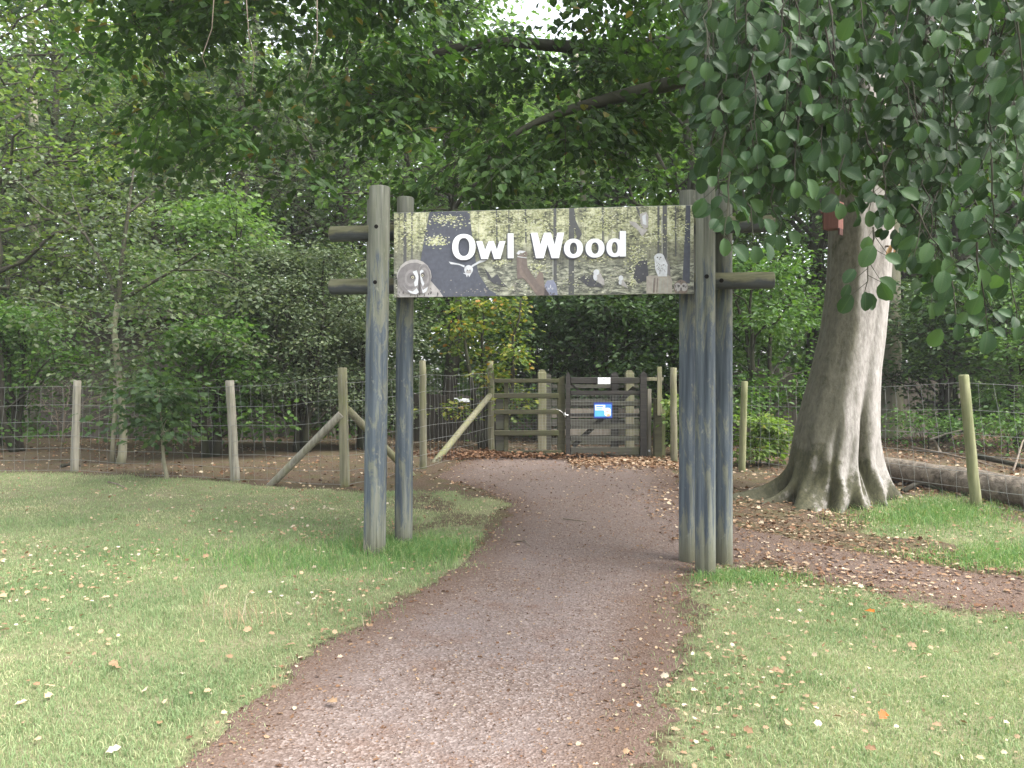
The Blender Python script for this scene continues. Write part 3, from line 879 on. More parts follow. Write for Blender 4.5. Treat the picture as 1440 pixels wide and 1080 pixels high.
A.flecks([(695, 362, 720, 372), (745, 362, 775, 385), (820, 355, 860, 368), (885, 385, 900, 402), (600, 330, 630, 345)], 600, ['leaf1', 'leaf2', 'leaf4'], .5, 1.8)
A.flecks([(700, 372, 975, 414), (690, 395, 800, 414), (790, 375, 900, 410), (552, 372, 575, 414)], 700, ['ground1', 'ground2', 'ground2', 'leaf3', 'stump', 'leaf4'], .5, 1.8)
A.flecks([(600, 404, 700, 415)], 60, ['stump', 'ground2'], .6, 1.6)
A.build('printed_leaves')
def owl(fn, d=.0085):
    a = Art(d); fn(a); a.build('printed_owl')
def great(a):
    a.poly([(557, 417), (557, 395), (562, 388), (600, 388), (608, 396), (618, 407), (624, 416)], 'owl_pale')
    for q in range(46):
        x = random.uniform(558, 620); y = random.uniform(404, 415)
        if y < 390 + (x - 600) * 1.0: continue
        a.ell(x, y, .8, 2.0, random.choice(['owl_grey', 'owl_dark', 'owl_pale']), random.uniform(-.5, .3), 6)
    a.ell(582, 388, 25.5, 24.5, 'owl_pale'); a.ell(582, 391, 24.8, 23, 'owl_grey')
    a.ell(578, 391, 13, 17.5, 'owl_face', .1); a.ell(597, 388, 9.5, 18.5, 'owl_face', -.08)
    for r in (14, 10.5, 7): 
        a.ell(577.5, 390, r * .9, r * 1.15, 'owl_grey' if r != 10.5 else 'owl_face', .1); a.ell(597.5, 387, r * .62, r * 1.15, 'owl_grey' if r != 10.5 else 'owl_face', -.1)
    a.poly([(570, 378), (574, 373), (586, 373), (589, 378), (588, 381), (580, 376)], 'owl_grey')
    a.poly([(580, 381), (586, 379), (588.5, 388), (587.5, 400), (583, 402), (582, 396), (585, 390)], 'owl_white')
    a.poly([(590.5, 380), (593.5, 378), (596, 380), (592.8, 388), (597, 398), (595, 402), (591, 394)], 'owl_white')
    a.poly([(572, 407), (580, 409), (586, 404), (589, 410), (585, 413), (577, 411.5)], 'owl_white')
    a.poly([(592.5, 402), (595, 407), (603, 402), (600, 409), (595, 412)], 'owl_white')
    a.poly([(588.6, 384), (590.6, 384), (592, 396), (591, 414), (589, 414), (588, 398)], 'owl_dark')
    a.ell(580, 388.3, 3.9, 3.4, 'owl_dark'); a.ell(580, 389, 2.0, 2.0, 'eye'); a.ell(580, 389, 1.1, 1.1, 'owl_dark')
    a.ell(594.8, 385.6, 3.0, 3.4, 'owl_dark'); a.ell(594.3, 386.5, 1.5, 1.8, 'eye'); a.ell(594.3, 386.4, .85, .95, 'owl_dark')
owl(great)
def flying(a):
    a.poly([(632, 366.5), (635, 370), (648, 371.5), (655, 375), (655, 372), (645, 369)], 'owl_white')
    a.poly([(666, 374.5), (676, 369), (686, 365.5), (690, 362), (681, 362.5), (672, 368), (665, 372)], 'owl_white')
    a.ell(661, 378, 6.3, 6.5, 'owl_white'); a.poly([(653, 383), (657, 385), (658.5, 389), (660, 385), (662, 388.5), (664, 385), (667, 380)], 'owl_white')
    a.ell(659, 379, .9, 1.2, 'owl_grey'); a.ell(663, 379, .9, 1.2, 'owl_grey'); a.ell(661, 381, 3.8, 2.4, 'owl_pale'); a.ell(659.3, 379, .6, .8, 'owl_dark'); a.ell(662.8, 379, .6, .8, 'owl_dark')
owl(flying)
def brown(a):
    a.poly([(730, 360), (744, 361), (745, 374), (754, 388), (770, 404), (777, 415), (758, 415), (745, 396), (738, 390), (731, 392), (730, 378)], 'stump_dark')
    a.poly([(733, 362), (738, 362), (736, 376), (745, 390), (760, 410), (756, 410), (742, 393), (734, 384)], 'owl_brown')
    a.poly([(757, 392), (762, 380), (767, 383), (770, 404), (762, 400)], 'owl_brown')
    a.ell(738, 356, 7.2, 5.2, 'owl_brown'); a.poly([(729.5, 355), (733, 351), (743, 352), (740, 354), (732, 357)], 'owl_white')
    a.ell(736, 356, 1.6, 1.6, 'owl_dark'); a.ell(741.5, 356.5, 1.5, 1.6, 'owl_dark'); a.ell(736, 356, .7, .7, 'eye'); a.ell(741.5, 356.5, .7, .7, 'eye'); a.poly([(731, 359), (744, 361), (744, 362), (731, 360.2)], 'owl_white')
owl(brown)
def blue(a):
    a.poly([(769, 415), (769.5, 400), (773, 393.5), (782, 393), (786, 400), (788, 414)], 'owl_blue')
    for q in range(16): a.ell(random.uniform(771, 786), random.uniform(397, 413), .6, 1.5, random.choice(['owl_grey', 'owl_pale', 'owl_dark']), 0, 6)
    a.ell(778, 405, 6, 5.5, 'owl_blue'); a.ell(775.5, 405, 1.2, 1.2, 'owl_white'); a.ell(780.5, 405, 1.2, 1.2, 'owl_white'); a.ell(778, 402, .8, 2.5, 'owl_white'); a.ell(775.5, 405, .5, .5, 'owl_dark'); a.ell(780.5, 405, .5, .5, 'owl_dark')
owl(blue)
def white1(a):
    a.poly([(838, 384), (840, 392), (846, 397), (853, 401), (853, 393), (847, 383), (843, 380)], 'owl_pale')
    a.ell(842, 382, 4.2, 4.2, 'owl_white'); a.ell(840.5, 389, 2.8, 5, 'owl_white', -.2); a.poly([(843, 397), (848, 398), (852, 404), (845, 402)], 'twig')
owl(white1)
def white2(a):
    a.poly([(873, 394), (876, 400), (886, 405), (882, 397), (878, 391)], 'owl_pale'); a.ell(876, 390, 3.3, 3.6, 'owl_white'); a.ell(875, 396, 2.2, 3.6, 'owl_white')
owl(white2)
def snowy(a):
    a.poly([(911, 388), (915, 386.5), (944, 387), (946, 394), (946, 412), (911, 412)], 'stump')
    for q in range(9): 
        x = random.uniform(914, 943); a.poly([(x, 390), (x - 1.5, 411), (x - .3, 411), (x + 1, 390)], 'stump_dark' if q % 3 == 0 else 'stem_pale')
    a.poly([(938, 361), (943, 372), (944, 388), (940, 386), (936, 370)], 'owl_grey')
    a.poly([(922, 364), (923, 378), (927, 388), (939, 388), (940, 372), (935, 360), (928, 357)], 'owl_white')
    a.ell(928.5, 361.5, 7, 6, 'owl_white')
    for q in range(24): a.ell(random.uniform(925, 937), random.uniform(369, 385), .5, 1.0, 'owl_grey', 0, 6)
    a.ell(926, 361.5, 1.0, .9, 'owl_dark'); a.ell(930.5, 361.5, 1.0, .9, 'owl_dark'); a.poly([(928, 363), (929, 363), (928.5, 366)], 'owl_dark')
owl(snowy)
def tawny(a):
    a.ell(958, 404, 9.8, 11, 'owl_brown')
    a.ell(953.8, 403, 4.6, 6, 'owl_pale'); a.ell(962.5, 403, 4.6, 6, 'owl_pale'); a.ell(955, 401.5, 1.6, 1.6, 'owl_dark'); a.ell(961.5, 401.5, 1.6, 1.6, 'owl_dark'); a.ell(958.2, 406, 1, 2.6, 'owl_dark')
    for q in range(14): a.ell(958 + random.uniform(-9, 9), random.uniform(395, 413), .6, 1.3, random.choice(['owl_grey', 'owl_dark']), 0, 6)
owl(tawny)
def glide(a):
    a.poly([(887, 310), (896, 311), (904, 320), (913, 322), (905, 332), (899, 322), (890, 315)], 'owl_pale')
    a.poly([(902, 300), (911, 297), (914, 304), (913, 319), (908, 321), (903, 314)], 'owl_pale'); a.poly([(905, 303), (910, 300), (911, 316), (906, 314)], 'owl_white')
owl(glide)
# letters
def ring(cx, cy, rx, ry, sx, sy, p=2.25, n=48):
    f = lambda t, a, b: (cx + a * math.copysign(abs(math.cos(t)) ** (2 / p), math.cos(t)), cy + b * math.copysign(abs(math.sin(t)) ** (2 / p), math.sin(t)))
    ts = np.linspace(0, 2 * PI, n, endpoint=False)
    out = [f(t, rx, ry) for t in ts]; inn = [f(t, rx - sx, ry - sy) for t in ts]
    return [[out[i], inn[i], inn[(i + 1) % n], out[(i + 1) % n]] for i in range(n)]
def quadr(x0, y0, x1, y1): return [[(x0, y0), (x0, y1), (x1, y1), (x1, y0)]]
def dub(x, y0, y1):   # x: lt lt2 | b1 b1' | mt mt' | b2 b2' | rt rt'
    return [[(x[0], y0), (x[2], y1), (x[3], y1), (x[1], y0)], [(x[4], y0), (x[2], y1), (x[3], y1), (x[5], y0)],
            [(x[4], y0), (x[6], y1), (x[7], y1), (x[5], y0)], [(x[8], y0), (x[6], y1), (x[7], y1), (x[9], y0)]]
LET = [ring(654.4, 346.2, 16.8, 18.4, 8.7, 5.6), dub((672.3, 681, 679.5, 689, 690, 697.5, 698, 707, 705.5, 714.3), 338, 363.2), quadr(717.3, 327, 725.8, 362.2),
       dub((750, 759.6, 757.5, 768.5, 769, 778.5, 779.5, 790, 787.6, 797.3), 326.2, 362.2), ring(810.2, 348.4, 13.3, 13.6, 8.2, 5.5, 2.2), ring(840.2, 348.2, 13.2, 13.4, 8.2, 5.4, 2.2),
       ring(867.5, 347.6, 11.6, 13.2, 7.6, 5.3, 2.2) + quadr(874.3, 324.2, 883, 360.2)]
def letter(polys, dx, dy, d, mat, th, name):
    mb = MB()
    for i, p in enumerate(polys):
        dd = d + (.0003 * (i % 7) if len(polys) < 10 else (.0006 if len(p) and i >= 48 else 0))
        f = [s3(*sp(x + dx, y + dy), dd) for x, y in p]; b = [s3(*sp(x + dx, y + dy), dd - th) for x, y in p]
        # orient towards the camera
        nrm = (f[1] - f[0]).cross(f[2] - f[1])
        if nrm.dot(VV) > 0: f.reverse(); b.reverse()
        mb.add(f + b, [[0, 1, 2, 3]] + [[j, j + 4, (j + 1) % 4 + 4, (j + 1) % 4] for j in range(4)])
    return mb.build(name, mat, sign)
for L_ in LET:
    l_ = letter(L_, 0, 0, .021, PM['letter'], .002, 'letter')
    sh = letter(L_, -1.7, 1.5, .0165, PM['letter_shadow'], .0006, 'letter_shadow')

# ------------------------------------------------------------------ wire fences
def post(parent, px_t, py_t, px_b, py_b, r, mat='post_wood', g=None, D=None, name='post'):
    g = g or gnd(px_b, py_b)
    top = at(px_t, py_t, g.y)
    n = 8
    base = Vector((g.x, g.y, g.z - .1))
    d = top - base
    pts = [base + d * t + Vector((rng.normal() * .004, 0, 0)) for t in np.linspace(0, 1, n)]
    mb = MB(); mb.tube(pts, [r * (1.05 - .1 * t) for t in np.linspace(0, 1, n)], 14, bev=.008, jit=.015)
    mb.build(name, M[mat], parent, g)
    return g, top
def strut(parent, p0, p1, r, mat='post_wood'):
    mb = MB(); mb.tube([Vector(p0) + (Vector(p1) - Vector(p0)) * t for t in np.linspace(0, 1, 5)], r, 12, bev=.006, jit=.02)
    mb.build('brace', M[mat], parent, p0)
def netting(parent, posts, mat, off=(0, -.06, 0), rows=(0.02, .14, .27, .41, .57, .76, .97), step=.16, rw=.0026):
    mb = MB(); o = Vector(off)
    for (g0, t0), (g1, t1) in zip(posts[:-1], posts[1:]):
        ln = (g1 - g0).length; nv = max(2, int(ln / step))
        ph = random.random() * 6
        def P(s, f):
            a = g0 + (t0 - g0) * f; b = g1 + (t1 - g1) * f
            p = a + (b - a) * s + o
            w = math.sin(PI * s)
            p.z += -.035 * w * f + .012 * w * math.sin(7 * s + ph + 3 * f); p.y += .03 * w * math.sin(5 * s + ph + 4 * f); p.x += .016 * w * math.sin(9 * f + 23 * s + ph)
            return p
        for f in rows:
            mb.tube([P(s, f * .97) for s in np.linspace(0, 1, 15)], rw, 4, cap=False)
        for i in range(nv + 1):
            s = i / nv
            fs = [q * .97 for q in rows]
            mb.tube([P(s + (random.uniform(-.006, .006)), f) for f in fs], rw * .75, 3, cap=False)
    mb.build('wire_netting', M[mat], parent)

fa = thing('wire_fence', 'wire netting fence on grey posts along the left lawn edge', 'fence', gnd(325, 675))
p_out = gnd(-120, 662); p_out = (p_out, at(-120, 535, p_out.y))
mb = MB(); mb.tube([p_out[0] - Vector((0, 0, .1)), p_out[1]], .05, 12, bev=.006); mb.build('post', M['post_gray'], fa, p_out[0])
q1 = post(fa, 109, 535, 104, 663, .056, 'post_gray'); q2 = post(fa, 323, 535, 331, 676, .060, 'post_gray'); q3 = post(fa, 481, 517, 486, 684, .064)
strut(fa, gnd(376, 682) - Vector((0, 0, .05)), at(480, 582, q3[0].y - .05), .05, 'post_gray')
netting(fa, [p_out, q1, q2, q3], 'wire')
fb = thing('wire_fence', 'wire netting fence from the corner post to the gate', 'fence', gnd(594, 658))
q4 = post(fb, 594, 507, 595, 659, .052); q5 = post(fb, 690, 508, 691, 633, .060)
g3 = q3[0]
strut(fb, gnd(608, 650) - Vector((0, 0, .05)), at(689, 556, q5[0].y - .07), .055)
strut(fb, Vector((q3[0].x + .75, q3[0].y + 1.0, q3[0].z)), at(489, 576, q3[0].y + .03), .05)
netting(fb, [q3, q4, q5], 'wire', off=(.05, -.05, 0), rows=(0.02, .14, .27, .41, .57, .74, .90))
fc = thing('wire_fence', 'slack wire netting fence on greenish posts behind the beech', 'fence', gnd(1045, 660))
q6 = post(fc, 947, 517, 948, 651, .055, 'post_wood'); q7 = post(fc, 1047, 536, 1043, 664, .05, 'post_green'); q8 = post(fc, 1355, 527, 1374, 713, .055, 'post_green')
p_r = gnd(1640, 750); p_r = (p_r, at(1625, 530, p_r.y))
mb = MB(); mb.tube([p_r[0] - Vector((0, 0, .1)), p_r[1]], .05, 12, bev=.006); mb.build('post', M['post_green'], fc, p_r[0])
netting(fc, [q6, q7, q8, p_r], 'wire', off=(0, .06, 0))

# ------------------------------------------------------------------ gate
DG = gnd(855, 645).y; sG = DG / F
def gx(px): return (px - CX) * sG
def gz(py): return CH + (HY - py) * sG
GZ = gz(648)
def bar(parent, name, x0, y0, x1, y1, th, mat, dy=0., bev=.008, tilt=None):
    """a board seen from (x0,y0) to (x1,y1) in picture units on the gate's plane"""
    mb = MB(); mb.box(((gx(x0) + gx(x1)) / 2, DG + dy, (gz(y0) + gz(y1)) / 2), (abs(gx(x1) - gx(x0)), th, abs(gz(y0) - gz(y1))), 0, bev, 0, tilt)
    return mb.build(name, M[mat], parent, ((gx(x0) + gx(x1)) / 2, DG + dy, (gz(y0) + gz(y1)) / 2))
def pointed(parent, name, x0, x1, ytop, ysh, ybot, th, mat, dy=0., side=0):
    """a post with a weathered, sloping or peaked top"""
    X0, X1, zt, zs, zb = gx(x0), gx(x1), gz(ytop), gz(ysh), gz(ybot) - .05
    xm = {0: (X0 + X1) / 2, 1: X1 - .012, -1: X0 + .012}[side]
    prof = [(X0, zb), (X1, zb), (X1, zs), (xm, zt), (X0, zs)]
    vs = [(x, DG + dy - th / 2, z) for x, z in prof] + [(x, DG + dy + th / 2, z) for x, z in prof]
    mb = MB(); mb.add(vs, [[0, 1, 2, 3, 4], [9, 8, 7, 6, 5]] + [[i + 5, (i + 1) % 5 + 5, (i + 1) % 5, i] for i in range(5)])
    return mb.build(name, M[mat], parent, ((X0 + X1) / 2, DG + dy, zb))
def mesh_panel(parent, x0, y0, x1, y1, dy, step=.05, mat='wire_dark', r=.0022):
    mb = MB(); X0, X1, Z0, Z1 = gx(x0), gx(x1), gz(y1), gz(y0)
    for x in np.arange(X0, X1 + .001, step): mb.tube([(x, DG + dy, Z0), (x, DG + dy, Z1)], r, 3, cap=False)
    for z in np.arange(Z0, Z1 + .001, step): mb.tube([(X0, DG + dy + .004, z), (X1, DG + dy + .004, z)], r, 3, cap=False)
    mb.build('wire_mesh', M[mat], parent)

gp = thing('fence_panel', 'mossy green post and rail panel left of the dark gate', 'fence', (gx(740), DG, GZ))
for a, b in ((532.5, 538.5), (553, 560), (576, 582.5), (605, 612.5)):
    bar(gp, 'rail', 695, a, 786, b, .04, 'gate_moss', -.02)
bar(gp, 'kick_board', 714, 633, 790, 641, .035, 'gate_moss', -.02)
bar(gp, 'upright', 708.5, 538, 715, 645, .05, 'gate_moss', .03)
bar(gp, 'cleat', 697, 561, 708, 575.5, .03, 'gate_plank', .03); bar(gp, 'cleat', 697, 583, 712, 604, .03, 'gate_plank', .032); bar(gp, 'cleat', 697, 613, 712, 634, .03, 'gate_plank', .031)
pointed(gp, 'gate_post', 784, 794.5, 528, 533, 648, .12, 'gate_moss', .06, 1)
mesh_panel(gp, 716, 540, 784, 632, .012)

gt = thing('wooden_gate', 'dark timber gate with wire mesh and two small signs', 'gate', (gx(852), DG, GZ))
pointed(gt, 'stile', 795.6, 801.6, 523, 527, 645, .09, 'gate_dark', -.01)
pointed(gt, 'stile', 900, 909, 522, 527, 646, .09, 'gate_dark', -.01)
bar(gt, 'top_rail', 802, 530.6, 899.6, 539.4, .06, 'gate_dark', -.01)
for a, b, m_ in ((549.5, 555.5, 'gate_dark'), (564, 571, 'gate_plank'), (581, 586, 'gate_dark'), (596, 603.5, 'gate_plank'), (613, 619.5, 'gate_plank')):
    bar(gt, 'rail', 802, a, 899.6, b, .035, m_, .0)
bar(gt, 'bottom_board', 802, 629, 899.6, 640, .04, 'gate_plank', -.004); bar(gt, 'kick_board', 802, 640.6, 899.6, 646, .035, 'gate_dark', .0)
mb = MB()
mb.box(((gx(803) + gx(816)) / 2, DG + .03, (gz(540) + gz(551)) / 2), (.035, .025, .20), 0, .005, 0, -.9); mb.build('corner_brace', M['gate_dark'], gt)
mb = MB(); a_, b_ = Vector((gx(806), DG + .045, gz(628))), Vector((gx(893), DG + .045, gz(545)))
d_ = (b_ - a_); mb.box((a_ + b_) / 2, (d_.length, .025, .08), 0, .006, 0, -math.atan2(d_.z, d_.x)); mb.build('diagonal_brace', M['gate_dark'], gt)
mesh_panel(gt, 803, 556, 899, 628, -.024, .05)
mb = MB(); mb.tube([(gx(792), DG - .07, gz(583)), (gx(799), DG - .07, gz(583.5))], .010, 10, bev=.003); mb.tube([(gx(794), DG - .075, gz(580)), (gx(794.5), DG - .075, gz(586))], .010, 8, bev=.003)
mb.tube([(gx(782), DG - .085, gz(575)), (gx(788), DG - .085, gz(577.5)), (gx(793), DG - .08, gz(582))], .005, 6); mb.build('latch', M['metal'], gt)
# plaque with small unreadable print
pl_ = thing('notice', 'small white notice fixed to the top rail of the gate', 'sign', (gx(849), DG - .05, gz(540)))
mb = MB(); mb.box((gx(849), DG - .047, gz(535.6)), (17.5 * sG, .012, 9 * sG), 0, .002); mb.build('plate', M['white'], pl_)
pt = plain('notice_print', (.46, .45, .52), .6, .2)
mb = MB()
for y_, segs in ((533.4, ((843, 846.4), (847, 851), (852, 855.5))), (536.2, ((845, 849.5), (850.2, 853.5)))):
    for a, b in segs: mb.box(((gx(a) + gx(b)) / 2, DG - .0545, gz(y_)), (gx(b) - gx(a), .003, 1.0 * sG), 0, .0005)
mb.build('print', pt, pl_)
bs = thing('notice', 'bright blue and white notice on the dark gate', 'sign', (gx(848), DG - .05, gz(588)))
bm_ = {k: plain('notice_' + k, c, .4, .4, 0, .06) for k, c in dict(navy=(.03, .06, .28), blue=(.05, .22, .72), sky=(.10, .42, .85), pale=(.72, .80, .95), orange=(.80, .42, .18), white=(.85, .84, .86), pink=(.75, .42, .42), red=(.5, .05, .06)).items()}
def npan(name, x0, y0, x1, y1, d, m): 
    mb = MB(); mb.box(((gx(x0) + gx(x1)) / 2, DG - d, (gz(y0) + gz(y1)) / 2), (gx(x1) - gx(x0), .004, gz(y0) - gz(y1)), 0, .0008); mb.build(name, bm_[m], bs)
npan('plate', 834.5, 566, 860.5, 588, .049, 'navy'); npan('panel', 835.8, 569, 859, 585.5, .053, 'sky'); npan('banner', 836.2, 569.4, 850.5, 577, .0565, 'pale'); npan('corner', 850.8, 569.2, 858.8, 572.6, .0565, 'blue')
npan('print', 838, 571, 847.5, 572.3, .060, 'blue'); npan('print', 838.5, 574.2, 846, 575.2, .060, 'sky')
mb = MB()
def disc(mb, cx, cy, rx, ry, d, m=0, n=20):
    vs = [(gx(cx) + rx * sG * math.cos(t), DG - d, gz(cy) + ry * sG * math.sin(t)) for t in np.linspace(0, 2 * PI, n, endpoint=False)]
    mb.add(vs, [list(range(n))], m)
disc(mb, 853.8, 577.5, 4.8, 4.3, .0570); disc(mb, 854, 581.8, 4.6, 3.6, .0574); disc(mb, 853.5, 578.8, 2.4, 1.1, .0580, 1); disc(mb, 855, 583.6, 2.8, 1.6, .0582, 2); disc(mb, 855.6, 576.6, .9, .8, .0582, 1)
mb.build('figure', [bm_['white'], bm_['pink'], bm_['orange']], bs)

# rear of the kissing enclosure
ke = thing('gate_enclosure', 'weathered timber enclosure with round topped posts behind the gate', 'fence', (gx(820), DG + 1.4, GZ))
def rpost(px, pyt, pyb, wpx, D, mat, parent, rnd=True):
    s = D / F; X = (px - CX) * s; zt = CH + (HY - pyt) * s; zb = hz(X, D) - .1; w = wpx * s
    mb = MB(); mb.box((X, D, (zt + zb) / 2 - w * .18), (w, w, zt - zb - w * .36), 0, .01)
    if rnd: mb.tube([(X, D + t * (w / 2 - .007), zt - w * .5) for t in (-1, 1)], w * .47, 16)
    return mb.build('post', M[mat], parent, (X, D, zb))
D2 = DG + 1.5
rpost(762, 519, 640, 12, D2, 'post_wood', ke); rpost(771, 525, 640, 8, D2 + .1, 'gate_plank', ke); rpost(885, 520, 640, 12, D2, 'post_wood', ke); rpost(864, 523, 640, 10, D2 + .15, 'gate_dark', ke)
s2 = D2 / F
for a, b, m_ in ((541, 546, 'gate_plank'), (562, 572, 'gate_plank'), (575, 588, 'board'), (590, 600, 'gate_plank'), (604, 613, 'board'), (617, 626, 'gate_plank')):
    mb = MB(); mb.box(((838 - CX) * s2, D2 + .12, CH + (HY - (a + b) / 2) * s2), (124 * s2, .03, (b - a) * s2), 0, .005); mb.build('rail', M[m_], ke)
# right hand posts beside the gate
rp = thing('gate_post', 'stepped green timber post with a tall lath right of the gate', 'post', (gx(924), DG - .05, GZ))
mb = MB(); mb.box((gx(923.5), DG - .08, (gz(560) + gz(651)) / 2 - .03), (11 * sG, .12, gz(560) - gz(651) + .06), 0, .01); mb.build('post', M['gate_moss'], rp)
mb = MB(); mb.box((gx(925), DG - .155, (gz(516) + gz(584)) / 2), (6.5 * sG, .025, gz(516) - gz(584)), 0, .004); mb.build('lath', M['post_wood'], rp)
mb = MB(); mb.box((gx(932.5), DG + .02, (gz(571) + gz(650)) / 2 - .03), (6 * sG, .07, gz(571) - gz(650) + .06), 0, .006); mb.build('side_board', M['post_green'], rp)
mb = MB(); mb.box((gx(921), DG + .02, gz(533)), (24 * sG, .03, 5 * sG), 0, .004); mb.build('rail', M['post_wood'], rp)
rp2 = thing('gate_post', 'slim grey stake close against the right gate stile', 'post', (gx(914), DG, GZ))
mb = MB(); mb.box((gx(913.6), DG + .05, (gz(547) + gz(647)) / 2 - .03), (5.5 * sG, .05, gz(547) - gz(647) + .06), 0, .005); mb.build('stake', M['post_gray'], rp2)
mb = MB(); mb.tube([(gx(913), DG + .02, gz(634)), (gx(913), DG - .01, gz(634))], .018, 10, bev=.004); mb.build('insulator', M['white'], rp2)

# ------------------------------------------------------------------ background boards and sheds
def board_fence(name, label, x0, y0, x1, y1, D0, D1, ztop, mat, n, cat='fence', bot=None):
    a = Vector(((x0 - CX) / F * D0, D0, 0)); b = Vector(((x1 - CX) / F * D1, D1, 0))
    o = thing(name, label, cat, (a + b) / 2)
    d = b - a; rz = math.atan2(d.y, d.x); w = d.length / n
    z0 = hz(*(a + b).xy / 2) - .05
    mb = MB()
    for i in range(n):
        c = a + d * ((i + .5) / n); h = ztop * random.uniform(.93, 1.04)
        mb.box((c.x + random.uniform(-.01, .01), c.y, z0 + h / 2), (w * .93, .025, h), rz + random.uniform(-.02, .02), .004)
    mb.build('boards', M[mat], o)
    mb = MB(); nrm = Vector((-math.sin(rz), math.cos(rz), 0))
    c = (a + b) / 2 + nrm * .05; mb.box((c.x, c.y, z0 + ztop * .8), (d.length, .05, .09), rz, .005); mb.build('rail', M[mat], o)
    mb = MB(); mb.box((c.x, c.y, z0 + ztop * .3), (d.length, .05, .09), rz, .005); mb.build('rail', M[mat], o)
    return o
board_fence('board_fence', 'dark upright board fence behind the mossy panel', 575, 0, 700, 0, 18, 17, 1.05, 'board_dark', 16)
board_fence('board_fence', 'brown upright board fence behind the arch right poles', 1030, 0, 1120, 0, 17.5, 16.5, 1.5, 'board', 12)
board_fence('board_fence', 'low grey board fence beyond the fallen log', 1240, 0, 1350, 0, 18, 18, 1.35, 'board', 12)
wb = thing('white_board', 'white tilted sheet resting on the dark board fence', 'board', at(652, 566, 17))
mb = MB(); mb.box(at(651, 561, 17.2), (.36, .3, .02), .1, .004, 0, .06); mb.box(at(650, 563.5, 17.0), (.3, .02, .06), .1, .004); mb.build('sheet', M['white'], wb)
th = thing('slatted_panel', 'pale slatted timber panel half hidden behind the hawthorn bush', 'panel', at(450, 600, 19))
for i, py in enumerate((541, 551, 561, 571)):
    mb = MB(); mb.box(at(445, py, 19), (.95, .03, .10), 0, .004); mb.build('slat', M['post_gray'], th)
mb = MB()
for px in (420, 470): mb.box(at(px, 580, 19.05), (.08, .05, 1.6), 0, .005)
mb.build('uprights', M['board'], th)
sd = thing('shed', 'dark low timber shed behind the small tree on the left', 'shed', (-8.3, 20.5, .2))
mb = MB()
for i in range(14): mb.box((-8.3, 19.2, .35 + i * .2), (5.6, .04, .19), 0, .006)
mb.box((-11.05, 20.6, 1.6), (.06, 2.7, 2.9), 0, .01); mb.box((-5.55, 20.6, 1.6), (.06, 2.7, 2.9), 0, .01); mb.box((-8.3, 21.9, 1.6), (5.6, .06, 2.9), 0, .01)
mb.build('wall', M['board_dark'], sd)
mb = MB(); mb.box((-8.3, 20.4, 3.3), (6.2, 3.4, .1), 0, .01); mb.build('roof', M['roof_felt'], sd)
mb = MB(); mb.box((-8.3, 18.72, 3.12), (6.2, .04, .22), 0, .01); mb.build('fascia', M['board_dark'], sd)

# ------------------------------------------------------------------ the great beech
BG = gnd(1165, 716); BG.y += .55; BG.z = hz(BG.x, BG.y)
DB = BG.y
beech = thing('beech_tree', 'great smooth barked beech with fluted roots right of the arch', 'tree', BG)
kz = DB / F
prof = [(735, 1165, 98), (716, 1166, 92), (700, 1167, 82), (670, 1169, 72), (640, 1171, 66), (600, 1176, 59), (560, 1182, 54), (520, 1189, 50), (470, 1198, 47), (420, 1204, 45.5), (380, 1207, 45.5), (330, 1209, 46), (260, 1207, 45), (150, 1201, 43), (0, 1190, 42), (-200, 1180, 40), (-480, 1165, 33), (-800, 1150, 20)]
py_ = np.array([p[0] for p in prof]); zz_ = CH + (HY - py_) * kz; xx_ = (np.array([p[1] for p in prof]) - CX) * kz; rr_ = np.array([p[2] for p in prof]) * kz * .98
nr, ns = 150, 120
zs = np.concatenate([np.linspace(zz_[0] - .05, zz_[0] + 2.2, 90), np.linspace(zz_[0] + 2.25, zz_[-1], 60)])
th_ = np.linspace(0, 2 * PI, ns, endpoint=False)
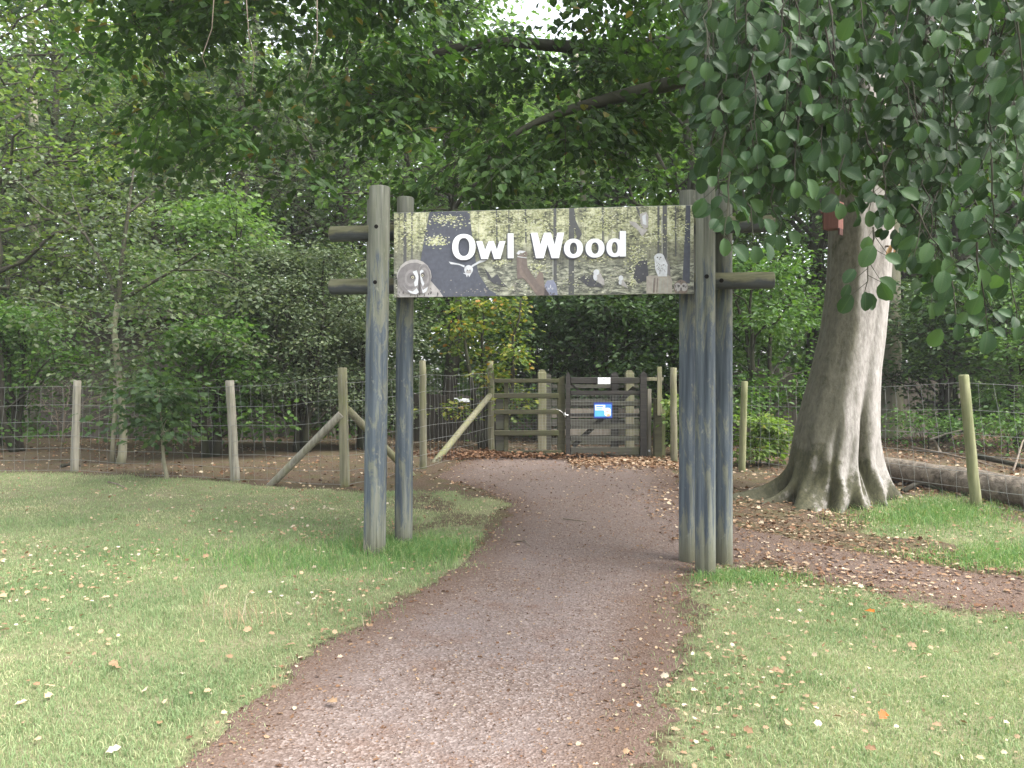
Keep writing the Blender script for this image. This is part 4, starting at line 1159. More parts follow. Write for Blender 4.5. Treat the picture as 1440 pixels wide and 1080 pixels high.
# root ridges: angle, reach, height scale, width
lob = [(3.17, 1.15, .13, .12), (3.50, .55, .13, .09), (3.86, .26, .20, .15), (4.20, .15, .24, .15), (4.52, .13, .22, .11), (5.0, .14, .24, .15), (5.36, .20, .26, .15), (5.84, .36, .26, .18), (6.25, .34, .22, .2), (.6, .5, .2, .2), (1.4, .5, .2, .2), (2.2, .5, .2, .22)]
zs = np.concatenate([zz_[0] - .1 + 1.1 * np.linspace(0, 1, 110) ** 1.7, np.linspace(zz_[0] + 1.02, zz_[0] + 2.6, 50), np.linspace(zz_[0] + 2.65, zz_[-1], 50)])
ns = 260
th_ = np.linspace(0, 2 * PI, ns, endpoint=False)
rr2 = np.minimum(rr_, np.interp(zz_, [BG.z, BG.z + .5, BG.z + 1.2], [62 * kz, 60 * kz, 60 * kz]))
Vt = []
for z in zs:
    cx = np.interp(z, zz_, xx_); r = np.interp(z, zz_, rr2); hgt = max(-.06, z - BG.z + .02)
    b = np.zeros(ns)
    for (a, amp, h0, w) in lob:
        aa = a + .05 * math.sin(hgt * 9 + a * 7)
        d = (th_ - aa + PI) % (2 * PI) - PI
        b += amp * math.exp(-hgt / h0) * np.exp(-(d / w) ** 2) * .8
        b += .085 * math.exp(-hgt / .40) * np.exp(-(d / (w * 1.5)) ** 2) + .014 * math.exp(-max(0, hgt) / 1.4) * np.exp(-(d / .2) ** 2)
    d = (th_ - (5.02 + .05 * math.sin(hgt * 2.3)) + PI) % (2 * PI) - PI
    b -= .15 * math.exp(-((hgt - .58) / .36) ** 2) * np.exp(-(d / .07) ** 2)
    b -= .05 * math.exp(-((hgt - .9) / .7) ** 2) * np.exp(-(d / .15) ** 2)
    d = (th_ - (5.24 - .22 * max(0, hgt)) + PI) % (2 * PI) - PI
    b -= .09 * math.exp(-((hgt - .40) / .26) ** 2) * np.exp(-(d / .05) ** 2)
    d2 = (th_ - (4.33 + .06 * hgt) + PI) % (2 * PI) - PI
    b -= .035 * math.exp(-((hgt - .3) / .5) ** 2) * np.exp(-(d2 / .07) ** 2)
    b += .015 * np.sin(3 * th_ + 1 + .3 * z) + .008 * np.sin(7 * th_ + .8 * z) + .004 * np.sin(13 * th_ + z * .5)
    b += (.012 * np.sin(17 * th_ + 6 * z) + .01 * np.sin(29 * th_ - 9 * z)) * math.exp(-max(0, hgt) / .35)
    rad = r * .95 + b
    Vt.append(np.stack([cx + rad * np.cos(th_), BG.y + rad * np.sin(th_) * .95, np.full(ns, z)], 1))
Vt = np.concatenate(Vt)
i = (np.arange(len(zs) - 1)[:, None] * ns + np.arange(ns)[None, :]); j = (np.arange(len(zs) - 1)[:, None] * ns + (np.arange(ns)[None, :] + 1) % ns)
Qt = np.stack([i.ravel(), j.ravel(), j.ravel() + ns, i.ravel() + ns], 1)
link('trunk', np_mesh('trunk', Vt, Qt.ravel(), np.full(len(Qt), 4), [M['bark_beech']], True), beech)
M['bark_root'] = barkmat('bark_root', (.10, .09, .065), (.22, .20, .16), (.07, .072, .03), .6, None, .6, 12, .4)
# main boughs (world points) -------------------------------------------------
def tpt(z): return np.array([np.interp(z, zz_, xx_), BG.y, z])
bough_tips = []
def bough(pts, r0, r1, name='limb', n=9):
    P_ = [np.array(p, float) for p in pts]
    Q_ = []
    for a in range(len(P_) - 1):
        p0 = P_[max(a - 1, 0)]; p1 = P_[a]; p2 = P_[a + 1]; p3 = P_[min(a + 2, len(P_) - 1)]
        for t in np.linspace(0, 1, 6, endpoint=False):
            Q_.append(.5 * ((2 * p1) + (-p0 + p2) * t + (2 * p0 - 5 * p1 + 4 * p2 - p3) * t * t + (-p0 + 3 * p1 - 3 * p2 + p3) * t ** 3))
    Q_.append(P_[-1]); m_ = len(Q_)
    mb = MB(); mb.tube(Q_, [r0 + (r1 - r0) * (q / (m_ - 1)) ** .8 for q in range(m_)], n, jit=.05)
    mb.build(name, M['bark_dark'], beech, tuple(P_[0]))
    return np.array(Q_)
B = []
B.append(bough([tpt(4.6), at(1080, 55, 8.9), at(1000, 100, 8.4), at(869, 136, 8.0), at(800, 155, 7.8), at(733, 183, 7.6), at(682, 226, 7.5)], .13, .012))
B.append(bough([tpt(5.3), at(1050, 20, 9.2), at(950, 58, 8.8), at(820, 66, 8.5), at(700, 60, 8.2), at(600, 80, 8.0), at(523, 132, 7.8)], .14, .015))
B.append(bough([tpt(5.9), at(980, -60, 9), at(700, -90, 8), at(480, -60, 7.6), at(300, -30, 7.6), at(190, 40, 7.6)], .15, .015))
B.append(bough([tpt(6.4), at(900, -130, 8.5), at(600, -120, 7.4), at(380, -70, 7.0), at(250, -30, 6.8)], .13, .015))
B.append(bough([tpt(6.0), at(1150, -80, 7.5), at(1120, -60, 5.5), at(1100, -20, 4.2), at(1060, 40, 3.7)], .10, .01))
B.append(bough([tpt(5.6), at(1300, -80, 7.5), at(1330, -60, 5.5), at(1320, -10, 4.4), at(1300, 60, 3.9)], .10, .01))
B.append(bough([tpt(5.2), at(1380, -40, 8.2), at(1440, 0, 6.5), at(1450, 60, 5.2), at(1420, 140, 4.6)], .10, .01))
B.append(bough([tpt(6.8), at(1250, -300, 8), at(1000, -300, 7), at(700, -200, 6.5), at(500, -120, 6.2)], .13, .015))
B.append(bough([tpt(7.4), (6, 10.5, 8.5), (8.5, 11, 8.8), (11, 11.5, 8.3)], .13, .015))
B.append(bough([tpt(7.0), (2.5, 12, 8.2), (0, 13.5, 8.5), (-2, 14.5, 8.0)], .12, .015))
B.append(bough([tpt(5.0), at(1120, 60, 9.4), at(1060, 130, 9.2), at(1010, 190, 9.0)], .07, .01))

# canopy sprays hanging from the boughs ------------------------------------
def twig_sprays(anchor, L0, nl, leafL, drop, mb, rad=.004, dirs=None, planar=.25, tipw=1.0):
    """beech sprays: a slightly drooping twig with alternate leaves lying in its plane"""
    Ps, Ts, Ns, Ls = [], [], [], []
    for a in anchor:
        az = rng.uniform(0, 2 * PI); L = L0 * rng.uniform(.6, 1.3)
        d = np.array([math.cos(az), math.sin(az), -drop * rng.uniform(.3, 1.6)]); d /= np.linalg.norm(d)
        side = np.cross(d, (0, 0, 1.)); side /= np.linalg.norm(side) + 1e-9
        nrm = np.cross(side, d) + rng.normal(size=3) * planar; nrm /= np.linalg.norm(nrm)
        side = np.cross(nrm, d) * -1
        n = max(4, int(nl * rng.uniform(.7, 1.3)))
        t = np.linspace(.05, 1, n)
        path = a[None] + d[None] * (t * L)[:, None] + np.array([0, 0, -1.])[None] * (.18 * L * t ** 2)[:, None]
        if mb is not None: mb.tube([a] + list(path[::max(1, n // 4)]), list(np.linspace(rad, rad * .35, 1 + len(path[::max(1, n // 4)]))), 4, cap=False)
        sg = np.where(np.arange(n) % 2, 1., -1.)
        lat = (rng.random(n) ** .8) * L * .42 * (1 - .55 * t) * sg
        p = path + side[None] * lat[:, None] + rng.normal(size=(n, 3)) * .03
        p[:, 2] -= .25 * np.abs(lat)
        T = d[None] * .8 + side[None] * sg[:, None] * .7 + np.array([0, 0, -.35])[None] + rng.normal(size=(n, 3)) * .25
        N = nrm[None] + rng.normal(size=(n, 3)) * .35
        Ps.append(p); Ts.append(T); Ns.append(N); Ls.append(leafL * rng.uniform(.65, 1.2, n))
    return np.concatenate(Ps), np.concatenate(Ts), np.concatenate(Ns), np.concatenate(Ls)

def canopy_low(px):  # lower edge of the hanging foliage across the picture
    return np.interp(px, [-300, 40, 90, 150, 200, 290, 360, 400, 450, 480, 560, 640, 720, 800, 880, 960, 1040, 1500], [60, 80, 130, 190, 235, 250, 225, 285, 275, 205, 190, 215, 240, 250, 265, 275, 260, 250])
anch = []
tries = 0
while len(anch) < 880:
    px = rng.uniform(40, 1520); D = rng.uniform(6.6, 9.8) if px < 1020 else rng.uniform(5.2, 8.2)
    lo = canopy_low(px)
    py = lo - 35 - (rng.random() ** .9) * (lo + 230)
    w = at(px, py, D)
    # gaps: cluster by noise
    if vnoise(px / 110., py / 80. + D * .5, 1.0, 61) < -.05 and rng.random() < .93: continue
    if py < 40 and 590 < px < 770 and rng.random() < .85: continue
    if 560 < px < 960 and rng.random() < .2: continue
    anch.append(np.array(w))
tw = MB()
P, T, N, L = twig_sprays(anch + [B[k_][q_] + rng.normal(size=3) * (.25, .3, .12) - (0, 0, .1) for k_ in (0, 1, 2, 3) for q_ in range(7, len(B[k_])) for _ in range(3)], .62, 27, .094, .35, tw)
# the part of the crown above and behind the picture (shade)
up_c = []
for q in range(150):
    b_ = B[rng.integers(len(B))]; p = b_[rng.integers(4, len(b_))]
    up_c.append(p + rng.normal(size=3) * (.9, .9, .6) + (0, 0, .9))
up_c = np.array([p for p in up_c if p[1] > 4.6 or p[0] > 2.0])
P2, T2, N2, L2 = twig_sprays(list(up_c), .8, 24, .10, .3, None)
hi = CH + (HY + 60) / F * P2[:, 1]
k = (P2[:, 2] > hi)
P = np.concatenate([P, P2[k]]); T = np.concatenate([T, T2[k]]); N = np.concatenate([N, N2[k]]); L = np.concatenate([L, L2[k]])
link('foliage', leaf_mesh('foliage', P, T, N, L, L * .74, M['leaf_beech'], 'mid'), beech)
tw.build('twigs', M['bark_dark'], beech)
for pts in ([(302, -20), (298, 40), (284, 80), (290, 95)], [(345, -20), (350, 50), (358, 80), (352, 140)], [(446, -30), (446, 60), (440, 80), (432, 110)], [(455, -20), (360, 0), (330, -30)], [(690, 226), (691, 260), (690, 300)]):
    mb = MB(); mb.tube([at(px, py, 6.4 if px < 600 else 7.4) for px, py in pts], list(np.linspace(.0045, .002, len(pts))), 5)
    mb.build('dead_twig', M['stick'] if pts[0][0] < 600 else M['bark_dark'], beech, at(*pts[0], 6.4))

# near sprays, top right -----------------------------------------------------
def near_low(px):
    return np.interp(px, [960, 985, 1010, 1048, 1066, 1100, 1130, 1160, 1200, 1240, 1270, 1300, 1360, 1440, 1600], [185, 205, 215, 240, 320, 330, 255, 255, 320, 335, 350, 425, 445, 450, 450])
tw2 = MB(); Ps, Ts, Ns, Ls = [], [], [], []
def near_spray(px, py, D, length, lean, n, leafL=.076):
    """a hanging twig that ends at picture point (px,py); leaves hang like shingles"""
    tip = np.array(at(px, py, D)); top = np.array(at(px - lean, py - length * F / D, D + rng.uniform(-.1, .3)))
    c = curve(top, tip, 0, .02, 6)
    tw2.tube(c, list(np.linspace(.0045, .0015, 6)), 5, cap=False)
    for q in range(n):
        t = (q + .3) / n
        b = np.array([np.interp(t, np.linspace(0, 1, 6), c[:, k_]) for k_ in range(3)])
        sg = 1 if q % 2 else -1
        off = rng.uniform(.01, .12) * (1.1 - .6 * t)
        b2 = b + np.array([sg * off * .8, rng.normal() * .04, -.75 * off])
        if off > .04: tw2.tube([b, b2], [.0016, .001], 4, cap=False)
        d = np.array([sg * rng.uniform(.05, 1.0), rng.normal() * .4 - .15, -rng.uniform(.3, 1.0)])
        nn = np.array([rng.normal() * .45 + .1, -rng.uniform(.3, 1.1), rng.uniform(.1, 1.0)])
        Ps.append(b2); Ts.append(d); Ns.append(nn); Ls.append(leafL * rng.uniform(.6, 1.2))
    b = c[-1]; Ps.append(b); Ts.append([.1, -.1, -1]); Ns.append([0, -1, .5]); Ls.append(leafL * .9)
for q in range(470):
    px = rng.uniform(992, 1490)
    lo = near_low(px)
    py = lo - 10 - 70 * rng.random() ** 2 * 0 - abs(rng.normal()) * 0 - rng.random() ** 1.05 * (lo + 50)
    if vnoise(px / 62., py / 62., 1.0, 77) < -.35: continue
    if abs(px - 1174) < 34 and py > 232: continue
    near_spray(px, py, rng.uniform(3.2, 5.0), rng.uniform(.2, .42), rng.normal() * 26, int(rng.uniform(8, 14)))
near_spray(1216, 410, 3.3, .26, -12, 10, .085); near_spray(1062, 345, 3.3, .25, 18, 9); near_spray(1095, 330, 3.5, .24, 14, 9); near_spray(1345, 455, 3.4, .34, 10, 13); near_spray(1390, 470, 3.2, .36, 16, 13); near_spray(1310, 425, 3.6, .3, -5, 11); near_spray(1430, 455, 3.5, .36, 14, 12); near_spray(995, 205, 3.5, .2, -30, 7); near_spray(1006, 290, 3.3, .3, -14, 9); near_spray(1018, 335, 3.2, .26, -8, 8); near_spray(985, 250, 3.6, .25, -25, 8)
near_spray(1248, 300, 3.4, .3, 8, 11); near_spray(1180, 285, 3.4, .3, -10, 10)
for q in range(9): # twigs linking the sprays to the boughs above
    px = rng.uniform(1010, 1430)
    tw2.tube(curve(at(px, -60, 4.2), at(px + rng.normal() * 30, rng.uniform(120, 330), 3.8), 0, .02, 8), list(np.linspace(.008, .002, 8)), 5, cap=False)
Ps = np.array(Ps); Ls = np.array(Ls)
link('hanging_leaves', leaf_mesh('hanging_leaves', Ps, np.array(Ts), np.array(Ns), Ls, Ls * rng.uniform(.66, .84, len(Ls)), M['leaf_beech_near'], 'near'), beech)
tw2.build('hanging_twigs', M['bark_dark'], beech)

# withered twig on the beech
wt = thing('withered_twig', 'withered tan leaves on a broken twig at the right side of the beech', 'twig', at(1258, 352, DB - .45))
mb = MB(); mb.tube([at(1246, 346, DB - .3), at(1256, 347, DB - .45), at(1268, 352, DB - .47), at(1278, 352, DB - .47)], [.012, .009, .006, .004], 7); mb.build('stem', M['stick'], wt)
for px, py, s_ in ((1251, 349, .13), (1257, 352, .15), (1262, 353, .14), (1268, 354, .12), (1276, 353, .12), (1253, 346, .10)):
    p = at(px, py - 2, DB - .48)
    me = leaf_mesh('withered_leaf', [p], [(rng.normal() * .15, -.1, -1)], [(rng.normal() * .6, -1, .1)], s_, s_ * .45, M['litter_tan'], 'near')
    link('withered_leaf', me, wt, p)

# nest box
nb = thing('nest_box', 'red brown wooden nest box fixed to the beech trunk', 'nest box', at(1172, 330, DB - .45))
def nbx(px, py, dd=0): return at(px, py, DB - .52 + dd)
c = Vector(nbx(1172, 308)); ang = math.radians(42)
ux = Vector((math.cos(ang), math.sin(ang) * -1, 0)); uy = Vector((math.sin(ang), math.cos(ang), 0))   # ux: front -> back along the side we see
def bpt(a, b, z): return c + ux * a + uy * b + Vector((0, 0, z))
hw, dp_, hb, hf, hk = .075, .085, -.12, .09, .16
mb = MB()
side = [(-dp_, hb), (dp_, hb), (dp_, hk), (-dp_, hf)]
vs = [bpt(a, -hw, z) for a, z in side] + [bpt(a, hw, z) for a, z in side]
mb.add(vs, [[0, 1, 2, 3], [7, 6, 5, 4], [0, 4, 5, 1], [1, 5, 6, 2], [2, 6, 7, 3], [3, 7, 4, 0]])
mb.build('box', M['nest_red'], nb)
mb = MB(); e_ = .012
vs = [bpt(a, b, z + o_) for o_ in (.004, .022) for a, b, z in ((-dp_ - .03, -hw - e_, hf - .025), (dp_ + .005, -hw - e_, hk + .004), (dp_ + .005, hw + e_, hk + .004), (-dp_ - .03, hw + e_, hf - .025))]
mb.add(vs, [[3, 2, 1, 0], [4, 5, 6, 7], [0, 1, 5, 4], [1, 2, 6, 5], [2, 3, 7, 6], [3, 0, 4, 7]]); mb.build('lid', M['nest_red'], nb)
mb = MB(); vs = [bpt(a, b, z) for a in (-dp_ - .012, -dp_ - .002) for b, z in ((-hw + .002, hb + .002), (hw - .002, hb + .002), (hw - .002, hf - .012), (-hw + .002, hf - .012))]
mb.add(vs, [[0, 1, 2, 3], [7, 6, 5, 4], [0, 4, 5, 1], [1, 5, 6, 2], [2, 6, 7, 3], [3, 7, 4, 0]]); fp_ = mb.build('front', M['nest_shaded'], nb)
mb = MB(); p0 = bpt(-dp_ - .013, 0, .035); mb.tube([p0, p0 - ux * .003], .018, 16); mb.build('entrance_hole', M['hole'], nb)
mb = MB(); vs = [bpt(a, b, z) for a in (dp_ - .014, dp_ + .006) for b, z in ((-.05, hb - .075), (.05, hb - .075), (.05, hb - .001), (-.05, hb - .001))]
mb.add(vs, [[0, 1, 2, 3], [7, 6, 5, 4], [0, 4, 5, 1], [1, 5, 6, 2], [2, 6, 7, 3], [3, 7, 4, 0]]); mb.build('back_board', M['nest_shaded'], nb)

# second beech behind, log, sticks
g2 = gnd(1240, 616)
bt = thing('beech_tree', 'paler beech trunk standing behind the great beech', 'tree', g2)
mb = MB(); D_ = g2.y
mb.tube([at(1240, 625, D_), at(1246, 600, D_), at(1253, 560, D_), at(1254, 480, D_), at(1254, 380, D_), at(1254, 250, D_), at(1250, 0, D_), at(1244, -300, D_)], [.50, .36, .24, .19, .17, .16, .14, .09], 24, jit=.02); mb.build('trunk', M['bark_pale'], bt)
cs = [np.array(at(1246, y_, D_)) + rng.normal(size=3) * (2.2, 1.5, 1.6) for y_ in np.linspace(-60, -420, 90)]
P, T, N = spray(np.array(cs), 60, .8, .4, .3, .5); L = .1 * rng.uniform(.7, 1.2, len(P))
link('foliage', leaf_mesh('foliage', P, T, N, L, L * .65, M['leaf_beech'], 'mid'), bt)

la = gnd(1232, 678); la.y += .35; lb = gnd(1560, 742); lb.y += .3
lg = thing('fallen_log', 'thick fallen log with furrowed bark behind the wire fence', 'log', la)
mb = MB(); n_ = 26; pts = []; rad = []
for t in np.linspace(-.06, 1, n_):
    p = la.lerp(lb, t); p.z = hz(p.x, p.y) + .125 + .03 * t + .012 * math.sin(9 * t); pts.append(p); rad.append(.14 + .05 * t + .01 * math.sin(14 * t))
mb.tube(pts, rad, 28, jit=.022); mb.build('trunk', M['bark_log'], lg)
mb = MB(); p = at(1322, 672, la.y - .35); mb.tube([p + Vector((0, .2, 0)), p, p + Vector((0, -.06, .02))], [.05, .045, .03], 10, jit=.08); mb.build('branch_stub', M['post_gray'], lg)
def stick(label, pts, r, mat='stick', group=None, name='fallen_branch'):
    o_ = MB(); P_ = []
    for px, py, up_, dy in pts:
        g_ = gnd(px, py + up_ * 0); P_.append(Vector((g_.x, g_.y + dy, g_.z + up_)))
    o_.tube(P_, list(np.linspace(r, r * .45, len(P_))), 8, jit=.1)
    tag(o_.build(name, M[mat], None, P_[0]), label, 'branch', group)
stick('dark curved dead branch lying before the log', [(1270, 694, .02, 0), (1285, 688, .05, 0), (1300, 687, .06, 0), (1320, 692, .03, 0)], .035, 'bark_dark')
stick('broken dead branch rising pale over the log', [(1325, 645, .05, 0), (1310, 630, .22, 0), (1302, 622, .38, 0), (1296, 618, .46, 0)], .022)
stick('pale forked stick resting against the green fence post', [(1308, 640, .25, 0), (1330, 640, .34, 0), (1352, 642, .42, 0)], .018, 'post_gray')
stick('long brown stick lying beyond the log', [(1282, 640, .12, 0), (1320, 645, .10, 0), (1370, 655, .08, 0), (1400, 662, .05, 0)], .02)
stick('thick dark branch lying in the leaves at the far right', [(1372, 648, .08, 0), (1400, 655, .08, 0), (1440, 662, .06, 0), (1480, 668, .05, 0)], .05, 'bark_dark')
stick('slanting thin stick propped up at the far right', [(1425, 668, .05, 0), (1438, 650, .3, 0), (1452, 640, .5, 0)], .015)
stick('dark stick lying at the left fence foot', [(70, 662, .03, .3), (84, 660, .05, .3), (98, 661, .03, .3)], .03, 'bark_dark')
stick('short twig lying in the grass of the left bank', [(152, 680, .02, 0), (165, 684, .03, 0), (180, 690, .02, 0)], .012)
stick('small dark twig on the path between the poles', [(722, 764, .012, 0), (738, 763, .02, 0), (745, 770, .014, 0)], .008)
stick('thin straight twig on the path beyond the poles', [(792, 731, .012, 0), (825, 735, .014, 0)], .008)
st_ = gnd(1098, 640)
sm = thing('tree_stump', 'mossy rounded stump in the undergrowth left of the beech', 'stump', st_)
mb = MB(); mb.tube([at(1098, 645, st_.y), at(1098, 628, st_.y), at(1100, 612, st_.y), at(1100, 604, st_.y), at(1100, 600, st_.y)], [.17, .15, .13, .09, .03], 16, jit=.05); mb.build('stump', M['bark_root'], sm)

# ------------------------------------------------------------------ woodland
# small multi stemmed tree by the left fence
g_ = gnd(163, 652)
o = thing('hazel_tree', 'small pale two stemmed tree just behind the left fence', 'tree', g_)
D_ = g_.y
mb = MB()
mb.tube([at(168, 660, D_), at(172, 640, D_), at(174, 610, D_), at(170, 560, D_), at(164, 500, D_), at(160, 460, D_), at(166, 425, D_)], [.085, .065, .056, .05, .046, .043, .038], 12, jit=.04)
mb.tube([at(158, 655, D_), at(159, 620, D_), at(162, 580, D_), at(162, 530, D_)], [.045, .034, .034, .03], 10, jit=.04)
mb.build('trunk', M['bark_pale'], o)
mb = MB(); cents = []
def limb2(pts, r):
    P_ = [np.array(at(px, py, D_ + dy)) for px, py, dy in pts]
    mb.tube(P_, list(np.linspace(r, .008, len(P_))), 7, jit=.04, cap=False)
    for a, b in zip(P_[:-1], P_[1:]):
        for t in np.linspace(.2, 1, 5): cents.append(a + (b - a) * t + rng.normal(size=3) * .22)
limb2([(166, 425, 0), (200, 405, -.2), (245, 380, -.5), (290, 350, -.7)], .04)
limb2([(166, 425, 0), (150, 380, .2), (120, 330, .4), (100, 270, .5)], .045)
limb2([(166, 425, 0), (172, 360, 0), (180, 300, 0), (190, 220, .2), (195, 140, .3)], .045)
limb2([(161, 470, 0), (120, 445, -.2), (70, 425, -.5), (20, 415, -.6)], .035)
limb2([(164, 495, 0), (200, 470, -.4), (240, 455, -.8)], .025)
limb2([(167, 540, 0), (130, 515, -.2), (95, 510, -.4)], .02)
limb2([(120, 330, .4), (60, 290, .2), (10, 240, 0)], .025)
limb2([(245, 380, -.5), (300, 380, -.8), (350, 400, -1)], .018)
limb2([(180, 300, 0), (230, 260, .3), (270, 200, .5)], .025)
mb.build('branches', M['bark_mid'], o)
P, T, N = spray(np.array(cents), 42, .62, .45, .3, .55)
L = .085 * rng.uniform(.6, 1.25, len(P))
link('foliage', leaf_mesh('foliage', P, T, N, L, L * .66, M['leaf_grey'], 'oak'), o)

def sapling(label, px, py, pyt, r, R, leaf, nl=16, name='sapling', leafL=.1):
    g_ = gnd(px, py)
    H = CH + (HY - pyt) / F * g_.y - g_.z
    return plant(name, label, 'sapling', g_, dict(H=H, r0=r, cb=.42, R=R, nprim=10, nsec=4, nleaf=nl, clump=.4, leafL=leafL, up=.4), leaf, 'bark_pale', shape='oak')
sapling('slim sapling with low broad leaves right of the two stemmed tree', 236, 674, 540, .03, .55, 'leaf_dark', 9, leafL=.12)
sapling('thin straight sapling at the far left edge of the wood', 43, 605, 330, .06, 1.5, 'leaf_light', 22)
sapling('thin bare stemmed sapling among the shade behind the left fence', 372, 628, 420, .03, .9, 'leaf_grey', 16)

def bush(label, px, D, H, R, leaf, leafL, nprim, nsec, nleaf, clump, name='bush', cb=.08, shape='mid', cat='bush', up=.55, stems=3, bark='bark_dark', r0=.07, group=None, **kw):
    X = (px - CX) / F * D
    return plant(name, label, cat, (X, D, hz(X, D)), dict(H=H, r0=r0, cb=cb, R=R, nprim=nprim, nsec=nsec, nleaf=nleaf, clump=clump, leafL=leafL, stems=stems, up=up, **kw), leaf, bark, shape=shape, group=group)
bush('dense grey green hawthorn bush left of the arch poles', 425, 14.8, 3.6, 1.6, 'leaf_grey', .07, 34, 10, 30, .42, 'hawthorn_bush')
bush('smaller hawthorn bush just behind the left pole cluster', 505, 15.6, 3.0, 1.2, 'leaf_grey', .07, 28, 9, 28, .4, 'hawthorn_bush')
bush('broad leaved bush low behind the left fence', 295, 14.0, 2.2, 1.25, 'leaf_mid', .12, 20, 7, 12, .42, shape='oak')
bush('bright green maple bush above the left fence', 300, 16.0, 4.6, 2.0, 'leaf_far', .12, 26, 8, 16, .5, shape='oak')
bush('dark bush under the sapling at the far left', 30, 15.0, 2.6, 1.6, 'leaf_mid', .10, 22, 8, 16, .45, shape='oak')
bush('yellow and orange tinged maple bush below the sign', 685, 15.5, 2.9, .75, 'leaf_yellow', .11, 16, 6, 12, .34, 'maple_bush', shape='oak')
bush('dark laurel bush behind the gate', 850, 18.0, 3.4, 1.9, 'leaf_dark', .12, 28, 8, 16, .5, 'laurel_bush')
bush('dark rounded bush behind the mossy panel', 755, 18.5, 3.2, 1.7, 'leaf_dark', .11, 26, 8, 16, .5)
bush('green bush behind the right hand gate posts', 940, 17.0, 3.4, 1.5, 'leaf_mid', .10, 24, 8, 16, .45)
bush('leafy bush between the arch poles and the beech', 1075, 15.5, 3.5, 1.5, 'leaf_mid', .10, 26, 8, 18, .45)
bush('holly bush behind the right wire fence', 1320, 16.0, 3.0, 1.9, 'leaf_dark', .10, 28, 8, 18, .5, 'holly_bush')
bush('dark bush at the far right edge behind the fence', 1440, 14.5, 2.8, 1.6, 'leaf_mid', .10, 24, 8, 18, .45)
bush('low nettle clump in front of the brown boards', 1070, 12.6, .75, .5, 'leaf_light', .08, 16, 5, 12, .22, 'nettle_clump', cat='plant', r0=.012)
bush('nettle clump growing beside the right fence corner', 955, 14.0, .95, .5, 'leaf_light', .08, 16, 5, 12, .22, 'nettle_clump', cat='plant', r0=.012)
bush('low green undergrowth clump beyond the log', 1310, 13.8, .55, .8, 'leaf_mid', .07, 12, 4, 8, .34, 'bramble_clump', cat='plant', r0=.012)
bush('bramble clump beyond the log at the far right', 1420, 12.8, .5, .8, 'leaf_mid', .07, 12, 4, 7, .34, 'bramble_clump', cat='plant', r0=.012)
bush('dead grey brushwood shrub in the shade at the left', 85, 17.5, 1.3, 1.2, 'leaf_grey', .06, 18, 7, 1, .4, 'brushwood', cat='shrub', bark='stick', r0=.02)

# taller trees: prototypes and copies
def tree_proto(name, label, base, spec, leaf, bark, shape='mid', group=None):
    return plant(name, label, 'tree', base, spec, leaf, bark, shape=shape, group=group)
def place(proto, px, D, rz, sc_, label=None, group=None):
    c = copy_tree(proto)
    X = (px - CX) / F * D
    c.location = (X, D, hz(X, D)); c.rotation_euler.z = rz; c.scale = (sc_, sc_, sc_)
    if label: c['label'] = label
    if group: c['group'] = group
    return c
def base_at(px, D): X = (px - CX) / F * D; return (X, D, hz(X, D))
t1 = tree_proto('maple_tree', 'bright yellow green maple at the far left edge', base_at(-10, 16.5), dict(H=10.5, r0=.16, cb=.18, R=3.0, nprim=34, nsec=8, nleaf=20, clump=.62, leafL=.13), 'leaf_light', 'bark_mid', 'oak')
t2 = tree_proto('ash_tree', 'airy grey green tree behind the hawthorn bush', base_at(330, 20), dict(H=11, r0=.17, cb=.2, R=3.0, nprim=32, nsec=8, nleaf=20, clump=.62, leafL=.11), 'leaf_grey', 'bark_mid')
t3 = tree_proto('lime_tree', 'leafy lime tree behind the sign', base_at(640, 19), dict(H=10, r0=.2, cb=.22, R=3.0, nprim=34, nsec=8, nleaf=20, clump=.6, leafL=.13), 'leaf_far', 'bark_dark')
t4 = tree_proto('oak_tree', 'dark oak behind the right pole cluster', base_at(985, 19), dict(H=10, r0=.24, cb=.2, R=3.2, nprim=34, nsec=8, nleaf=20, clump=.62, leafL=.12), 'leaf_mid', 'bark_dark', 'oak')
place(t1, 215, 19.5, 1.2, 1.05, 'tall light green maple rising behind the two stemmed tree')
place(t2, 100, 20.5, 2.2, 1.1, 'airy tree with grey green crown behind the left sapling')
place(t2, 480, 22, 4.0, 1.05, 'airy tree rising behind the left pole cluster')
place(t1, 800, 23, 2.9, .95, 'light green maple seen above the sign right of its middle')
place(t3, 860, 21, 2.0, 1.0, 'lime tree with a forked stem behind the gate')
place(t4, 1150, 20, 1.1, 1.0, 'oak standing behind the great beech')
place(t4, 1340, 19, 3.3, .95, 'shaded oak behind the holly bush at the right')
place(t3, 1470, 18, 5.0, .95, 'lime tree closing the view at the right edge')
place(t3, 420, 24, .8, 1.05, 'lime tree deep in the wood left of the arch')
for i, (px, D, p_) in enumerate([(-150, 22, t4), (0, 26, t3), (160, 27, t4), (560, 26, t4), (720, 28, t3), (1000, 27, t3), (1250, 26, t3), (1520, 25, t4), (-320, 20, t2), (1620, 19, t1), (300, 29, t2)]):
    place(p_, px, D, i * 1.3, 1.15, 'tall tree deep in the wood, one of the back row', 'back row trees deep in the wood')

